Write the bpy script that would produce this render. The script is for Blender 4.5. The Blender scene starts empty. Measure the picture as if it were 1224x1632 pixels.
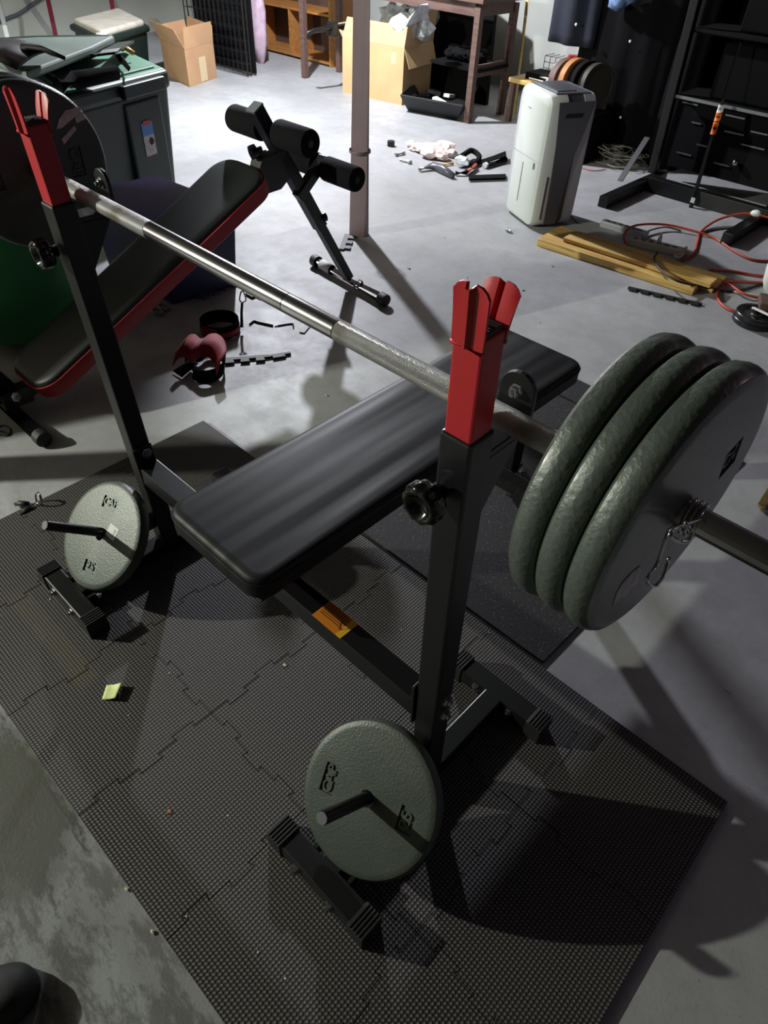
import bpy, bmesh, math, random
from mathutils import Vector as V, Matrix
random.seed(7)
PI = math.pi
C = bpy.context.scene.collection
S = bpy.context.scene

# ------------------------------------------------------------------ camera
RC = Matrix(((0.72246597, -0.49655416, 0.48112045),
             (0.69040906, 0.48074807, -0.54057065),
             (0.03712487, 0.72271382, 0.69014961)))
F, CX, CY = 1064.84, 612.0, 816.0
EYE = V((0, 0, 1.4))
cam = bpy.data.objects.new('camera', bpy.data.cameras.new('camera'))
cam.matrix_world = Matrix.Translation(EYE) @ RC.to_4x4()
cam.data.sensor_fit = 'VERTICAL'
cam.data.sensor_height = 24
cam.data.lens = 24 * F / 1632
cam.data.clip_start = 0.02
C.objects.link(cam)
S.camera = cam

# ------------------------------------------------------------------ world, lights, exposure
w = bpy.data.worlds.new('world')
S.world = w
w.use_nodes = True
w.node_tree.nodes['Background'].inputs[0].default_value = (0.30, 0.32, 0.36, 1)
w.node_tree.nodes['Background'].inputs[1].default_value = 0.10
S.view_settings.view_transform = 'Standard'
S.view_settings.look = 'None'
S.view_settings.exposure = 0.0
S.view_settings.gamma = 1.0
S.view_settings.use_curve_mapping = False


def bulb(name, loc, watts, col, size):
    l = bpy.data.lights.new(name, 'POINT')
    l.energy = watts
    l.color = col
    l.shadow_soft_size = size
    o = bpy.data.objects.new(name, l)
    o.location = loc
    C.objects.link(o)
    return o


bulb('back_bulb_light', (-4.5, 3.55, 2.15), 560, (0.90, 0.93, 1.0), 0.05)
bulb('front_bulb_light', (-3.9, -1.96, 1.96), 640, (0.97, 1.0, 0.86), 0.03)
bulb('violet_fill_light', (1.7, 1.5, 1.3), 3.5, (0.62, 0.55, 1.0), 0.06)  # unseen violet lamp, added for plate glints and dim plate faces
bulb('pink_fill_light', (1.2, 3.6, 1.9), 5.0, (1.0, 0.55, 0.78), 0.08)  # unseen pink lamp, added for glints on the bar plates

# ------------------------------------------------------------------ pixel -> point on a real plane


def ray(px, py):
    return (RC @ V((px - CX, CY - py, -F))).normalized()


def at(px, py, z=0.0):
    r = ray(px, py)
    return EYE + r * ((z - EYE.z) / r.z)


def onx(px, py, x):
    r = ray(px, py)
    return EYE + r * ((x - EYE.x) / r.x)


def ony(px, py, y):
    r = ray(px, py)
    return EYE + r * ((y - EYE.y) / r.y)


# ------------------------------------------------------------------ materials
def lin(c):
    return tuple(((v / 255) / 12.92 if v / 255 <= 0.04045 else ((v / 255 + 0.055) / 1.055) ** 2.4) for v in c) + (1,)


MATS = {}


def mat(name, rgb, rough=0.5, metal=0.0, var=0.0, vscale=6.0, bump=0.0, bscale=60.0, bdist=0.001, spec=0.5,
        coat=0.0, rgb2=None, trans=0.0, alpha=1.0, coord='Object'):
    m = bpy.data.materials.new(name)
    m.use_nodes = True
    nt = m.node_tree
    b = nt.nodes['Principled BSDF']
    b.inputs['Base Color'].default_value = lin(rgb)
    b.inputs['Roughness'].default_value = rough
    b.inputs['Metallic'].default_value = metal
    b.inputs['Specular IOR Level'].default_value = spec
    if coat:
        b.inputs['Coat Weight'].default_value = coat
    if trans:
        b.inputs['Transmission Weight'].default_value = trans
    if alpha < 1:
        b.inputs['Alpha'].default_value = alpha
    tc = nt.nodes.new('ShaderNodeTexCoord')
    if var or rgb2:
        n = nt.nodes.new('ShaderNodeTexNoise')
        n.inputs['Scale'].default_value = vscale
        n.inputs['Detail'].default_value = 5
        nt.links.new(tc.outputs[coord], n.inputs['Vector'])
        r = nt.nodes.new('ShaderNodeValToRGB')
        r.color_ramp.elements[0].position = 0.35
        r.color_ramp.elements[1].position = 0.65
        c1 = lin(rgb)
        c2 = lin(rgb2) if rgb2 else tuple(min(1, v * (1 + var)) for v in c1[:3]) + (1,)
        if not rgb2:
            c1 = tuple(v * (1 - var) for v in c1[:3]) + (1,)
        r.color_ramp.elements[0].color = c1
        r.color_ramp.elements[1].color = c2
        nt.links.new(n.outputs['Fac'], r.inputs['Fac'])
        nt.links.new(r.outputs['Color'], b.inputs['Base Color'])
    if bump:
        n = nt.nodes.new('ShaderNodeTexNoise')
        n.inputs['Scale'].default_value = bscale
        n.inputs['Detail'].default_value = 3
        nt.links.new(tc.outputs[coord], n.inputs['Vector'])
        bp = nt.nodes.new('ShaderNodeBump')
        bp.inputs['Strength'].default_value = bump
        bp.inputs['Distance'].default_value = bdist
        nt.links.new(n.outputs['Fac'], bp.inputs['Height'])
        nt.links.new(bp.outputs['Normal'], b.inputs['Normal'])
    MATS[name] = m
    return m


def N(nt, t, **kw):
    n = nt.nodes.new(t)
    for k, v in kw.items():
        if k in n.inputs:
            n.inputs[k].default_value = v
        else:
            setattr(n, k, v)
    return n


def math_n(nt, op, a, b=None):
    n = nt.nodes.new('ShaderNodeMath')
    n.operation = op
    for i, v in enumerate((a, b)):
        if v is None:
            continue
        if isinstance(v, (int, float)):
            n.inputs[i].default_value = v
        else:
            nt.links.new(v, n.inputs[i])
    return n.outputs[0]


def mix_c(nt, fac, a, b):
    n = nt.nodes.new('ShaderNodeMix')
    n.data_type = 'RGBA'
    if isinstance(fac, (int, float)):
        n.inputs[0].default_value = fac
    else:
        nt.links.new(fac, n.inputs[0])
    for i, v in ((6, a), (7, b)):
        if isinstance(v, tuple):
            n.inputs[i].default_value = v
        else:
            nt.links.new(v, n.inputs[i])
    return n.outputs[2]


def ramp(nt, src, p0, p1):
    n = nt.nodes.new('ShaderNodeMapRange')
    n.inputs['From Min'].default_value = p0
    n.inputs['From Max'].default_value = p1
    nt.links.new(src, n.inputs['Value'])
    return n.outputs[0]


def concrete():
    m = bpy.data.materials.new('painted_concrete')
    m.use_nodes = True
    nt = m.node_tree
    b = nt.nodes['Principled BSDF']
    g = nt.nodes.new('ShaderNodeNewGeometry')
    pos = g.outputs['Position']
    n1 = N(nt, 'ShaderNodeTexNoise', Scale=1.3, Detail=6.0)
    n2 = N(nt, 'ShaderNodeTexNoise', Scale=9.0, Detail=8.0, Roughness=0.7)
    n3 = N(nt, 'ShaderNodeTexNoise', Scale=160.0, Detail=2.0)
    mp = nt.nodes.new('ShaderNodeMapping')
    mp.inputs['Scale'].default_value = (6.0, 16.0, 1)
    mp.inputs['Rotation'].default_value = (0, 0, 0.5)
    n4 = N(nt, 'ShaderNodeTexNoise', Scale=1.6, Detail=9.0, Roughness=0.75)
    for n in (n1, n2, n3):
        nt.links.new(pos, n.inputs['Vector'])
    nt.links.new(pos, mp.inputs['Vector'])
    nt.links.new(mp.outputs[0], n4.inputs['Vector'])
    base = mix_c(nt, ramp(nt, n1.outputs['Fac'], 0.35, 0.65), lin((150, 151, 153)), lin((176, 177, 180)))
    base = mix_c(nt, math_n(nt, 'MULTIPLY', ramp(nt, n2.outputs['Fac'], 0.42, 0.62), 0.35), base, lin((134, 135, 133)))
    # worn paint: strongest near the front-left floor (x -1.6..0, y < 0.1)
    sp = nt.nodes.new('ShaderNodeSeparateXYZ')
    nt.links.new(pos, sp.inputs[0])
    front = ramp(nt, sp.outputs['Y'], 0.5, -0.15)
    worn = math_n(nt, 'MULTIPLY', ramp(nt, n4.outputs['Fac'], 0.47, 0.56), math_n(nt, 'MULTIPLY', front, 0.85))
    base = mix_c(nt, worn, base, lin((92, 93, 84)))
    base = mix_c(nt, math_n(nt, 'MULTIPLY', ramp(nt, sp.outputs['Y'], 0.25, -0.2), 0.8), base, mix_c(nt, worn, lin((104, 106, 104)), lin((70, 71, 64))))  # whole front darkened to stand in for weaker light; noise patches are wear
    # bare patch beside the mat
    dx = math_n(nt, 'SUBTRACT', sp.outputs['X'], -0.93)
    dy = math_n(nt, 'SUBTRACT', sp.outputs['Y'], -0.10)
    d = math_n(nt, 'SQRT', math_n(nt, 'ADD', math_n(nt, 'MULTIPLY', dx, dx), math_n(nt, 'MULTIPLY', math_n(nt, 'MULTIPLY', dy, dy), 3.0)))
    d = math_n(nt, 'ADD', d, math_n(nt, 'MULTIPLY', math_n(nt, 'SUBTRACT', n4.outputs['Fac'], 0.5), 0.5))
    base = mix_c(nt, ramp(nt, d, 0.24, 0.19), base, lin((74, 74, 66)))
    spk = math_n(nt, 'MULTIPLY', ramp(nt, n3.outputs['Fac'], 0.62, 0.75), 0.35)
    base = mix_c(nt, spk, base, lin((95, 95, 92)))
    nt.links.new(base, b.inputs['Base Color'])
    rr = math_n(nt, 'ADD', math_n(nt, 'MULTIPLY', n2.outputs['Fac'], 0.35), 0.36)
    nt.links.new(rr, b.inputs['Roughness'])
    b.inputs['Specular IOR Level'].default_value = 0.4
    bp = N(nt, 'ShaderNodeBump', Strength=0.35, Distance=0.003)
    hh = math_n(nt, 'ADD', n2.outputs['Fac'], math_n(nt, 'MULTIPLY', n3.outputs['Fac'], 0.35))
    nt.links.new(hh, bp.inputs['Height'])
    nt.links.new(bp.outputs['Normal'], b.inputs['Normal'])
    return m


def foam():
    m = bpy.data.materials.new('foam_tile')
    m.use_nodes = True
    nt = m.node_tree
    b = nt.nodes['Principled BSDF']
    g = nt.nodes.new('ShaderNodeNewGeometry')
    sp = nt.nodes.new('ShaderNodeSeparateXYZ')
    nt.links.new(g.outputs['Position'], sp.inputs[0])
    k = 2 * PI / 0.0150
    a = math_n(nt, 'ADD', sp.outputs['X'], sp.outputs['Y'])
    c = math_n(nt, 'SUBTRACT', sp.outputs['X'], sp.outputs['Y'])
    s1 = math_n(nt, 'SINE', math_n(nt, 'MULTIPLY', a, k))
    s2 = math_n(nt, 'SINE', math_n(nt, 'MULTIPLY', c, k))
    dots = math_n(nt, 'MULTIPLY', s1, s2)
    dot = ramp(nt, dots, 0.05, 0.75)
    n1 = N(nt, 'ShaderNodeTexNoise', Scale=2.2, Detail=6.0)
    nt.links.new(g.outputs['Position'], n1.inputs['Vector'])
    base = mix_c(nt, dot, lin((40, 38, 40)), lin((112, 108, 108)))
    base = mix_c(nt, math_n(nt, 'MULTIPLY', ramp(nt, n1.outputs['Fac'], 0.4, 0.7), 0.22), base, lin((86, 82, 72)))
    # strip of old tape residue on the left tiles
    inx = math_n(nt, 'MULTIPLY', ramp(nt, sp.outputs['X'], -1.45, -1.38), ramp(nt, sp.outputs['X'], -1.04, -1.055))
    iny = math_n(nt, 'MULTIPLY', ramp(nt, sp.outputs['Y'], 0.150, 0.156), ramp(nt, sp.outputs['Y'], 0.205, 0.199))
    base = mix_c(nt, math_n(nt, 'MULTIPLY', math_n(nt, 'MULTIPLY', inx, iny), 0.45), base, lin((88, 80, 66)))
    nt.links.new(base, b.inputs['Base Color'])
    b.inputs['Roughness'].default_value = 0.62
    b.inputs['Specular IOR Level'].default_value = 0.35
    bp = N(nt, 'ShaderNodeBump', Strength=0.5, Distance=0.0014)
    nt.links.new(dots, bp.inputs['Height'])
    nt.links.new(bp.outputs['Normal'], b.inputs['Normal'])
    return m


def knurl():
    m = bpy.data.materials.new('knurled_steel')
    m.use_nodes = True
    nt = m.node_tree
    b = nt.nodes['Principled BSDF']
    b.inputs['Metallic'].default_value = 1
    b.inputs['Base Color'].default_value = lin((176, 172, 160))
    b.inputs['Roughness'].default_value = 0.34
    g = nt.nodes.new('ShaderNodeTexCoord')
    sp = nt.nodes.new('ShaderNodeSeparateXYZ')
    nt.links.new(g.outputs['Object'], sp.inputs[0])
    ang = math_n(nt, 'ARCTAN2', sp.outputs['Y'], math_n(nt, 'SUBTRACT', sp.outputs['Z'], 0.0145))
    u = math_n(nt, 'MULTIPLY', ang, 44.0)
    x = math_n(nt, 'MULTIPLY', sp.outputs['X'], 2 * PI / 0.0034)
    s1 = math_n(nt, 'SINE', math_n(nt, 'ADD', x, u))
    s2 = math_n(nt, 'SINE', math_n(nt, 'SUBTRACT', x, u))
    h = math_n(nt, 'MAXIMUM', s1, s2)
    bp = N(nt, 'ShaderNodeBump', Strength=0.9, Distance=0.0007)
    nt.links.new(h, bp.inputs['Height'])
    nt.links.new(bp.outputs['Normal'], b.inputs['Normal'])
    n = N(nt, 'ShaderNodeTexNoise', Scale=14.0, Detail=5.0)
    nt.links.new(g.outputs['Object'], n.inputs['Vector'])
    nt.links.new(mix_c(nt, ramp(nt, n.outputs['Fac'], 0.55, 0.75), lin((184, 183, 184)), lin((128, 118, 104))), b.inputs['Base Color'])
    return m


def hammer(name='hammertone_iron', coat=0.0, kk=0.82, ns=230.0, vs=170.0, st=0.45):
    m = bpy.data.materials.new(name)
    m.use_nodes = True
    nt = m.node_tree
    b = nt.nodes['Principled BSDF']
    tc = nt.nodes.new('ShaderNodeTexCoord')
    n0 = N(nt, 'ShaderNodeTexNoise', Scale=9.0, Detail=5.0)
    n1 = N(nt, 'ShaderNodeTexNoise', Scale=ns, Detail=3.0, Roughness=0.6)
    v1 = N(nt, 'ShaderNodeTexVoronoi', Scale=vs)
    for n in (n0, n1, v1):
        nt.links.new(tc.outputs['Object'], n.inputs['Vector'])
    base = mix_c(nt, ramp(nt, n0.outputs['Fac'], 0.35, 0.65), lin((78 * kk, 86 * kk, 79 * kk)), lin((92 * kk, 99 * kk, 91 * kk)))
    base = mix_c(nt, math_n(nt, 'MULTIPLY', ramp(nt, n1.outputs['Fac'], 0.5, 0.7), 0.35), base, lin((49, 58, 53)))
    nt.links.new(base, b.inputs['Base Color'])
    b.inputs['Roughness'].default_value = 0.42
    b.inputs['Coat Weight'].default_value = coat
    b.inputs['Coat Roughness'].default_value = 0.2
    b.inputs['Metallic'].default_value = 0.12
    b.inputs['Specular IOR Level'].default_value = 0.5
    h = math_n(nt, 'ADD', n1.outputs['Fac'], math_n(nt, 'MULTIPLY', v1.outputs['Distance'], 0.6))
    bp = N(nt, 'ShaderNodeBump', Strength=st, Distance=0.0013)
    nt.links.new(h, bp.inputs['Height'])
    nt.links.new(bp.outputs['Normal'], b.inputs['Normal'])
    return m


def rubber_mat():
    m = mat('crumb_rubber', (26, 25, 29), 0.75, bump=0.8, bscale=260, bdist=0.0015)
    nt = m.node_tree
    b = nt.nodes['Principled BSDF']
    tc = nt.nodes.new('ShaderNodeTexCoord')
    v = N(nt, 'ShaderNodeTexNoise', Scale=210.0, Detail=1.0)
    nt.links.new(tc.outputs['Object'], v.inputs['Vector'])
    nt.links.new(mix_c(nt, ramp(nt, v.outputs['Fac'], 0.66, 0.74), lin((24, 23, 27)), lin((120, 118, 124))), b.inputs['Base Color'])
    return m


def wood(name, a, b_, scale=3.0, rot=(0, 0, 0)):
    m = bpy.data.materials.new(name)
    m.use_nodes = True
    nt = m.node_tree
    b = nt.nodes['Principled BSDF']
    tc = nt.nodes.new('ShaderNodeTexCoord')
    mp = nt.nodes.new('ShaderNodeMapping')
    mp.inputs['Scale'].default_value = (1.2, 14, 14)
    mp.inputs['Rotation'].default_value = rot
    nt.links.new(tc.outputs['Object'], mp.inputs['Vector'])
    n = N(nt, 'ShaderNodeTexNoise', Scale=scale, Detail=7.0, Distortion=1.2)
    nt.links.new(mp.outputs[0], n.inputs['Vector'])
    nt.links.new(mix_c(nt, ramp(nt, n.outputs['Fac'], 0.35, 0.65), lin(a), lin(b_)), b.inputs['Base Color'])
    b.inputs['Roughness'].default_value = 0.6
    return m


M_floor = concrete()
M_foam = foam()
M_knurl = knurl()
M_iron = hammer(ns=330.0, vs=260.0, st=0.38)
M_iron2 = hammer('glossy_hammertone_iron', 0.45, 1.0, 190.0, 150.0, 0.5)
M_crumb = rubber_mat()
M_pine = wood('pine_wood', (220, 188, 116), (190, 146, 78))
M_stick = wood('broom_wood', (206, 184, 120), (184, 158, 98))
M_brown = wood('brown_wood', (104, 80, 72), (84, 62, 56))
M_oak = wood('oak_veneer', (178, 122, 62), (146, 96, 48))
M_wall = mat('painted_block_wall', (176, 178, 172), 0.8, var=0.07, vscale=2.5, bump=0.4, bscale=50, bdist=0.003, coord='Object')
M_walld = mat('low_bounce_wall', (62, 60, 58), 0.9)  # dark tone for the unseen right and front walls, added to cut bounced fill
M_ceil = mat('ceiling_board', (70, 66, 60), 0.9)
M_black = mat('black_powder_coat', (19, 20, 22), 0.36, bump=0.15, bscale=900, bdist=0.0003)
M_blackm = mat('matte_black', (18, 18, 19), 0.7)
M_shelf = mat('black_board', (9, 9, 11), 0.85, var=0.2, spec=0.15)
M_red = mat('red_powder_coat', (176, 30, 38), 0.42, bump=0.12, bscale=700, bdist=0.0003)
M_redv = mat('red_vinyl', (150, 26, 34), 0.5, bump=0.2, bscale=400, bdist=0.0004)
M_rackb = mat('rack_black', (8, 8, 9), 0.45)
M_vinyl = mat('black_vinyl', (20, 20, 23), 0.5, spec=0.26, bump=0.25, bscale=420, bdist=0.0004)
_nt = M_vinyl.node_tree
_g = _nt.nodes.new('ShaderNodeNewGeometry')
_s = _nt.nodes.new('ShaderNodeSeparateXYZ')
_nt.links.new(_g.outputs['Position'], _s.inputs[0])
_n = N(_nt, 'ShaderNodeTexNoise', Scale=1.0, Detail=1.0)
_m = _nt.nodes.new('ShaderNodeMapping')
_m.inputs['Scale'].default_value = (16.0, 1.2, 1.0)
_nt.links.new(_g.outputs['Position'], _m.inputs['Vector'])
_nt.links.new(_m.outputs[0], _n.inputs['Vector'])
_b = N(_nt, 'ShaderNodeBump', Strength=0.6, Distance=0.012)
_nt.links.new(_n.outputs['Fac'], _b.inputs['Height'])
_old = [n for n in _nt.nodes if n.type == 'BUMP' and n != _b][0]
_nt.links.new(_b.outputs['Normal'], _old.inputs['Normal'])
M_vinylg = mat('charcoal_vinyl', (36, 39, 41), 0.46, bump=0.25, bscale=420, bdist=0.0004)
M_rub = mat('black_rubber', (27, 27, 29), 0.6)
M_foamr = mat('black_foam', (17, 18, 20), 0.95, spec=0.15, bump=0.5, bscale=300, bdist=0.001)
M_chrome = mat('chrome', (200, 198, 194), 0.12, 1.0, bump=0.05, bscale=30, bdist=0.001)
M_bar = mat('worn_chrome', (190, 189, 194), 0.17, 1.0, bump=0.12, bscale=25, bdist=0.0008, rgb2=(160, 157, 158), vscale=18)
M_bolt = mat('zinc_bolt', (180, 180, 186), 0.25, 1.0)
M_knob = mat('glossy_black_plastic', (12, 12, 13), 0.12)
M_grey = mat('grey_cap', (92, 96, 98), 0.6)
M_orange = mat('orange_label', (214, 128, 34), 0.45)
M_yellow = mat('yellow_label', (232, 176, 50), 0.45)
M_ink = mat('label_ink', (70, 34, 14), 0.6)
M_white = mat('white_paper', (214, 214, 210), 0.7)
M_note = mat('pale_green_paper', (206, 218, 152), 0.8)
M_scrap = mat('sticker_scrap', (206, 198, 202), 0.8, var=0.2, vscale=60)
M_pole = mat('mauve_paint', (114, 96, 101), 0.55, var=0.10, vscale=5, bump=0.2, bscale=40)
M_wplast = mat('white_plastic', (214, 220, 216), 0.35, var=0.03)
M_gplast = mat('grey_plastic', (84, 84, 92), 0.3)
M_lplast = mat('light_grey_plastic', (170, 172, 182), 0.4)
M_green = mat('dark_green_plastic', (15, 32, 28), 0.5, var=0.15, vscale=4)
M_greenl = mat('green_lid_plastic', (78, 122, 100), 0.5, var=0.15, vscale=5)
M_greyl = mat('grey_green_lid', (92, 104, 98), 0.55, var=0.15, vscale=4)
M_ball = mat('green_ball_rubber', (46, 132, 70), 0.5)
M_blue = mat('blue_tote_plastic', (26, 34, 78), 0.5, var=0.15)
M_card = mat('cardboard', (196, 164, 120), 0.85, var=0.08, vscale=4)
M_card2 = mat('dull_cardboard', (178, 140, 104), 0.85, var=0.08, vscale=4)
M_tape = mat('packing_tape', (204, 184, 148), 0.4)
M_poly = mat('clear_wrap', (196, 202, 208), 0.25, var=0.25, vscale=20, bump=0.8, bscale=30, bdist=0.01)
M_pinkp = mat('pinkish_plastic_bag', (232, 212, 206), 0.25, var=0.15, vscale=30, bump=0.7, bscale=60, bdist=0.006)
M_pink = mat('pink_insulation', (196, 170, 186), 0.95, var=0.12, vscale=20)
M_cloth = mat('black_cloth', (10, 10, 12), 0.95, spec=0.12, var=0.2, vscale=5, bump=0.4, bscale=200)
M_navy = mat('navy_cloth', (18, 22, 40), 0.8, var=0.2, bump=0.3, bscale=150)
M_denim = mat('denim', (96, 122, 160), 0.9, var=0.25, vscale=20)
M_cord = mat('orange_cord', (176, 70, 50), 0.45)
M_cordk = mat('dark_green_cord', (28, 34, 32), 0.5)
M_cordw = mat('white_cord', (190, 188, 176), 0.5)
M_cordg = mat('grey_cord', (120, 118, 104), 0.5, var=0.3, vscale=30)
M_strip = mat('beige_power_strip', (180, 176, 166), 0.5)
M_webr = mat('red_webbing', (146, 26, 38), 0.7, bump=0.3, bscale=300)
M_stk_b = mat('blue_sticker', (60, 116, 180), 0.5)
M_stk_g = mat('pale_sticker', (168, 160, 160), 0.6, var=0.2, vscale=60)
M_stk_r = mat('red_sticker', (170, 40, 54), 0.5)
M_tag = mat('orange_tag', (232, 120, 40), 0.5)
M_steel = mat('grey_steel', (120, 122, 126), 0.35, 0.8)
M_dark = mat('dark_iron', (32, 34, 36), 0.32, 0.3, bump=0.4, bscale=120)
M_maroon = mat('maroon_pole', (104, 34, 46), 0.4)
M_crumbs = mat('pale_crumb', (200, 190, 170), 0.9)
M_amber = mat('amber_plastic', (206, 140, 40), 0.4)
M_olive = mat('dark_olive', (48, 45, 36), 0.6)
M_tan = mat('tan_wood_hoop', (176, 122, 76), 0.35)

# ------------------------------------------------------------------ geometry builder


def frame_of(d, up=V((0, 0, 1))):
    d = d.normalized()
    if abs(d.dot(up)) > 0.99:
        up = V((0, 1, 0))
    x = d.cross(up).normalized()
    y = x.cross(d).normalized()
    return x, y, d


class G:
    def __init__(s):
        s.bm = bmesh.new()

    def hexa(s, p):   # 8 points: bottom ring then top ring
        v = [s.bm.verts.new(V(q)) for q in p]
        for f in ((3, 2, 1, 0), (4, 5, 6, 7), (0, 1, 5, 4), (1, 2, 6, 5), (2, 3, 7, 6), (3, 0, 4, 7)):
            s.bm.faces.new([v[i] for i in f])
        return s

    def box(s, x0, x1, y0, y1, z0, z1, M=None):
        p = [V(q) for q in ((x0, y0, z0), (x1, y0, z0), (x1, y1, z0), (x0, y1, z0), (x0, y0, z1), (x1, y0, z1), (x1, y1, z1), (x0, y1, z1))]
        if M:
            p = [M @ q for q in p]
        return s.hexa(p)

    def bar(s, a, b, wx, wy, up=V((0, 0, 1))):   # square section bar from a to b
        a, b = V(a), V(b)
        x, y, d = frame_of(b - a, up)
        p = []
        for q in (a, b):
            for i, j in ((-1, -1), (1, -1), (1, 1), (-1, 1)):
                p.append(q + x * i * wx / 2 + y * j * wy / 2)
        return s.hexa(p)

    def prism(s, pts, vec):
        vec = V(vec)
        a = [s.bm.verts.new(V(p)) for p in pts]
        b = [s.bm.verts.new(V(p) + vec) for p in pts]
        n = len(a)
        s.bm.faces.new(a[::-1])
        s.bm.faces.new(b)
        for i in range(n):
            s.bm.faces.new((a[i], a[(i + 1) % n], b[(i + 1) % n], b[i]))
        return s

    def tube(s, pts, r, n=8, closed=False, cap=True):
        pts = [V(p) for p in pts]
        m = len(pts)
        rs = r if isinstance(r, (list, tuple)) else [r] * m
        rings = []
        px = None
        for i, p in enumerate(pts):
            if closed:
                d = pts[(i + 1) % m] - pts[i - 1]
            else:
                d = pts[min(i + 1, m - 1)] - pts[max(i - 1, 0)]
            d = d.normalized()
            if px is None:
                x, y, _ = frame_of(d)
            else:
                x = (px - d * px.dot(d)).normalized()
                y = d.cross(x)
            px = x
            rings.append([s.bm.verts.new(p + (x * math.cos(2 * PI * k / n) + y * math.sin(2 * PI * k / n)) * rs[i]) for k in range(n)])
        for i in range(m if closed else m - 1):
            a, b = rings[i], rings[(i + 1) % m]
            for k in range(n):
                s.bm.faces.new((a[k], a[(k + 1) % n], b[(k + 1) % n], b[k]))
        if cap and not closed:
            s.bm.faces.new(rings[0][::-1])
            s.bm.faces.new(rings[-1])
        return s

    def cyl(s, a, b, r, n=20, r2=None):
        return s.tube([a, b], [r, r if r2 is None else r2], n)

    def lathe(s, prof, o, axis, n=32, closed=False):   # prof: (radius, height)
        o = V(o)
        x, y, d = frame_of(V(axis))
        rings = []
        for r, h in prof:
            c = o + d * h
            if r < 1e-6:
                rings.append([s.bm.verts.new(c)])
            else:
                rings.append([s.bm.verts.new(c + (x * math.cos(2 * PI * k / n) + y * math.sin(2 * PI * k / n)) * r) for k in range(n)])
        L = len(rings)
        for i in range(L if closed else L - 1):
            a, b = rings[i], rings[(i + 1) % L]
            for k in range(n):
                k2 = (k + 1) % n
                if len(a) == 1 and len(b) == 1:
                    continue
                if len(a) == 1:
                    s.bm.faces.new((a[0], b[k2], b[k]))
                elif len(b) == 1:
                    s.bm.faces.new((a[k], a[k2], b[0]))
                else:
                    s.bm.faces.new((a[k], a[k2], b[k2], b[k]))
        return s

    def blob(s, c, rx, ry, rz, amp=0.0, sub=2, seed=0, M=None):
        rnd = random.Random(seed)
        r = bmesh.ops.create_icosphere(s.bm, subdivisions=sub, radius=1.0)
        for v in r['verts']:
            k = 1 + rnd.uniform(-amp, amp)
            q = V((v.co.x * rx * k, v.co.y * ry * k, v.co.z * rz * k))
            v.co = (M @ q if M else q) + V(c)
        return s

    def sheet(s, pts_grid, th=0.002):
        # grid of points -> thin solid
        R = len(pts_grid)
        K = len(pts_grid[0])
        top = [[s.bm.verts.new(V(p)) for p in row] for row in pts_grid]
        bot = []
        for i in range(R):
            row = []
            for j in range(K):
                a = V(pts_grid[min(i + 1, R - 1)][j]) - V(pts_grid[max(i - 1, 0)][j])
                b = V(pts_grid[i][min(j + 1, K - 1)]) - V(pts_grid[i][max(j - 1, 0)])
                nn = a.cross(b)
                nn = nn.normalized() if nn.length > 1e-9 else V((0, 0, 1))
                row.append(s.bm.verts.new(V(pts_grid[i][j]) - nn * th))
            bot.append(row)
        for i in range(R - 1):
            for j in range(K - 1):
                s.bm.faces.new((top[i][j], top[i + 1][j], top[i + 1][j + 1], top[i][j + 1]))
                s.bm.faces.new((bot[i][j], bot[i][j + 1], bot[i + 1][j + 1], bot[i + 1][j]))
        for i in range(R - 1):
            s.bm.faces.new((top[i][0], bot[i][0], bot[i + 1][0], top[i + 1][0]))
            s.bm.faces.new((top[i][-1], top[i + 1][-1], bot[i + 1][-1], bot[i][-1]))
        for j in range(K - 1):
            s.bm.faces.new((top[0][j], top[0][j + 1], bot[0][j + 1], bot[0][j]))
            s.bm.faces.new((top[-1][j], bot[-1][j], bot[-1][j + 1], top[-1][j + 1]))
        return s


WL = {}


def thing(name, label, cat, loc, group=None):
    o = bpy.data.objects.new(name, None)
    o.empty_display_size = 0.05
    C.objects.link(o)
    o.location = V(loc)
    WL[o.name] = V(loc)
    o['label'] = label
    o['category'] = cat
    if group:
        o['group'] = group
    return o


def link_mesh(name, me, parent=None, c=None):
    o = bpy.data.objects.new(name, me)
    C.objects.link(o)
    WL[o.name] = c
    if parent:
        o.parent = parent
        o.location = c - WL[parent.name]
    else:
        o.location = c
    return o


def obj(name, g, m, parent=None, smooth=False, bevel=0.0, label=None, cat=None, group=None, kind=None, subsurf=0, seg=2):
    bm = g.bm
    bmesh.ops.recalc_face_normals(bm, faces=bm.faces)
    xs = [v.co for v in bm.verts]
    lo = V([min(v[i] for v in xs) for i in range(3)])
    hi = V([max(v[i] for v in xs) for i in range(3)])
    c = V(((lo.x + hi.x) / 2, (lo.y + hi.y) / 2, lo.z))
    for v in bm.verts:
        v.co -= c
    me = bpy.data.meshes.new(name)
    bm.to_mesh(me)
    bm.free()
    me.materials.append(m)
    o = link_mesh(name, me, parent, c)
    if bevel:
        b = o.modifiers.new('bevel', 'BEVEL')
        b.width = bevel
        b.segments = seg
        b.limit_method = 'ANGLE'
        b.angle_limit = 0.7
    if subsurf:
        b = o.modifiers.new('sub', 'SUBSURF')
        b.levels = b.render_levels = subsurf
    if smooth:
        for p in me.polygons:
            p.use_smooth = True
        if smooth == 'auto':
            me.set_sharp_from_angle(angle=0.6)
    if label:
        o['label'] = label
    if cat:
        o['category'] = cat
    if group:
        o['group'] = group
    if kind:
        o['kind'] = kind
    return o


def dup(root, delta, label=None, parent=None):
    c = root.copy()
    C.objects.link(c)
    WL[c.name] = WL[root.name] + V(delta)
    if parent is None:
        c.location = root.location + V(delta)
        if label:
            c['label'] = label
    else:
        c.parent = parent
    for ch in root.children:
        dup(ch, delta, parent=c)
    return c


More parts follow.
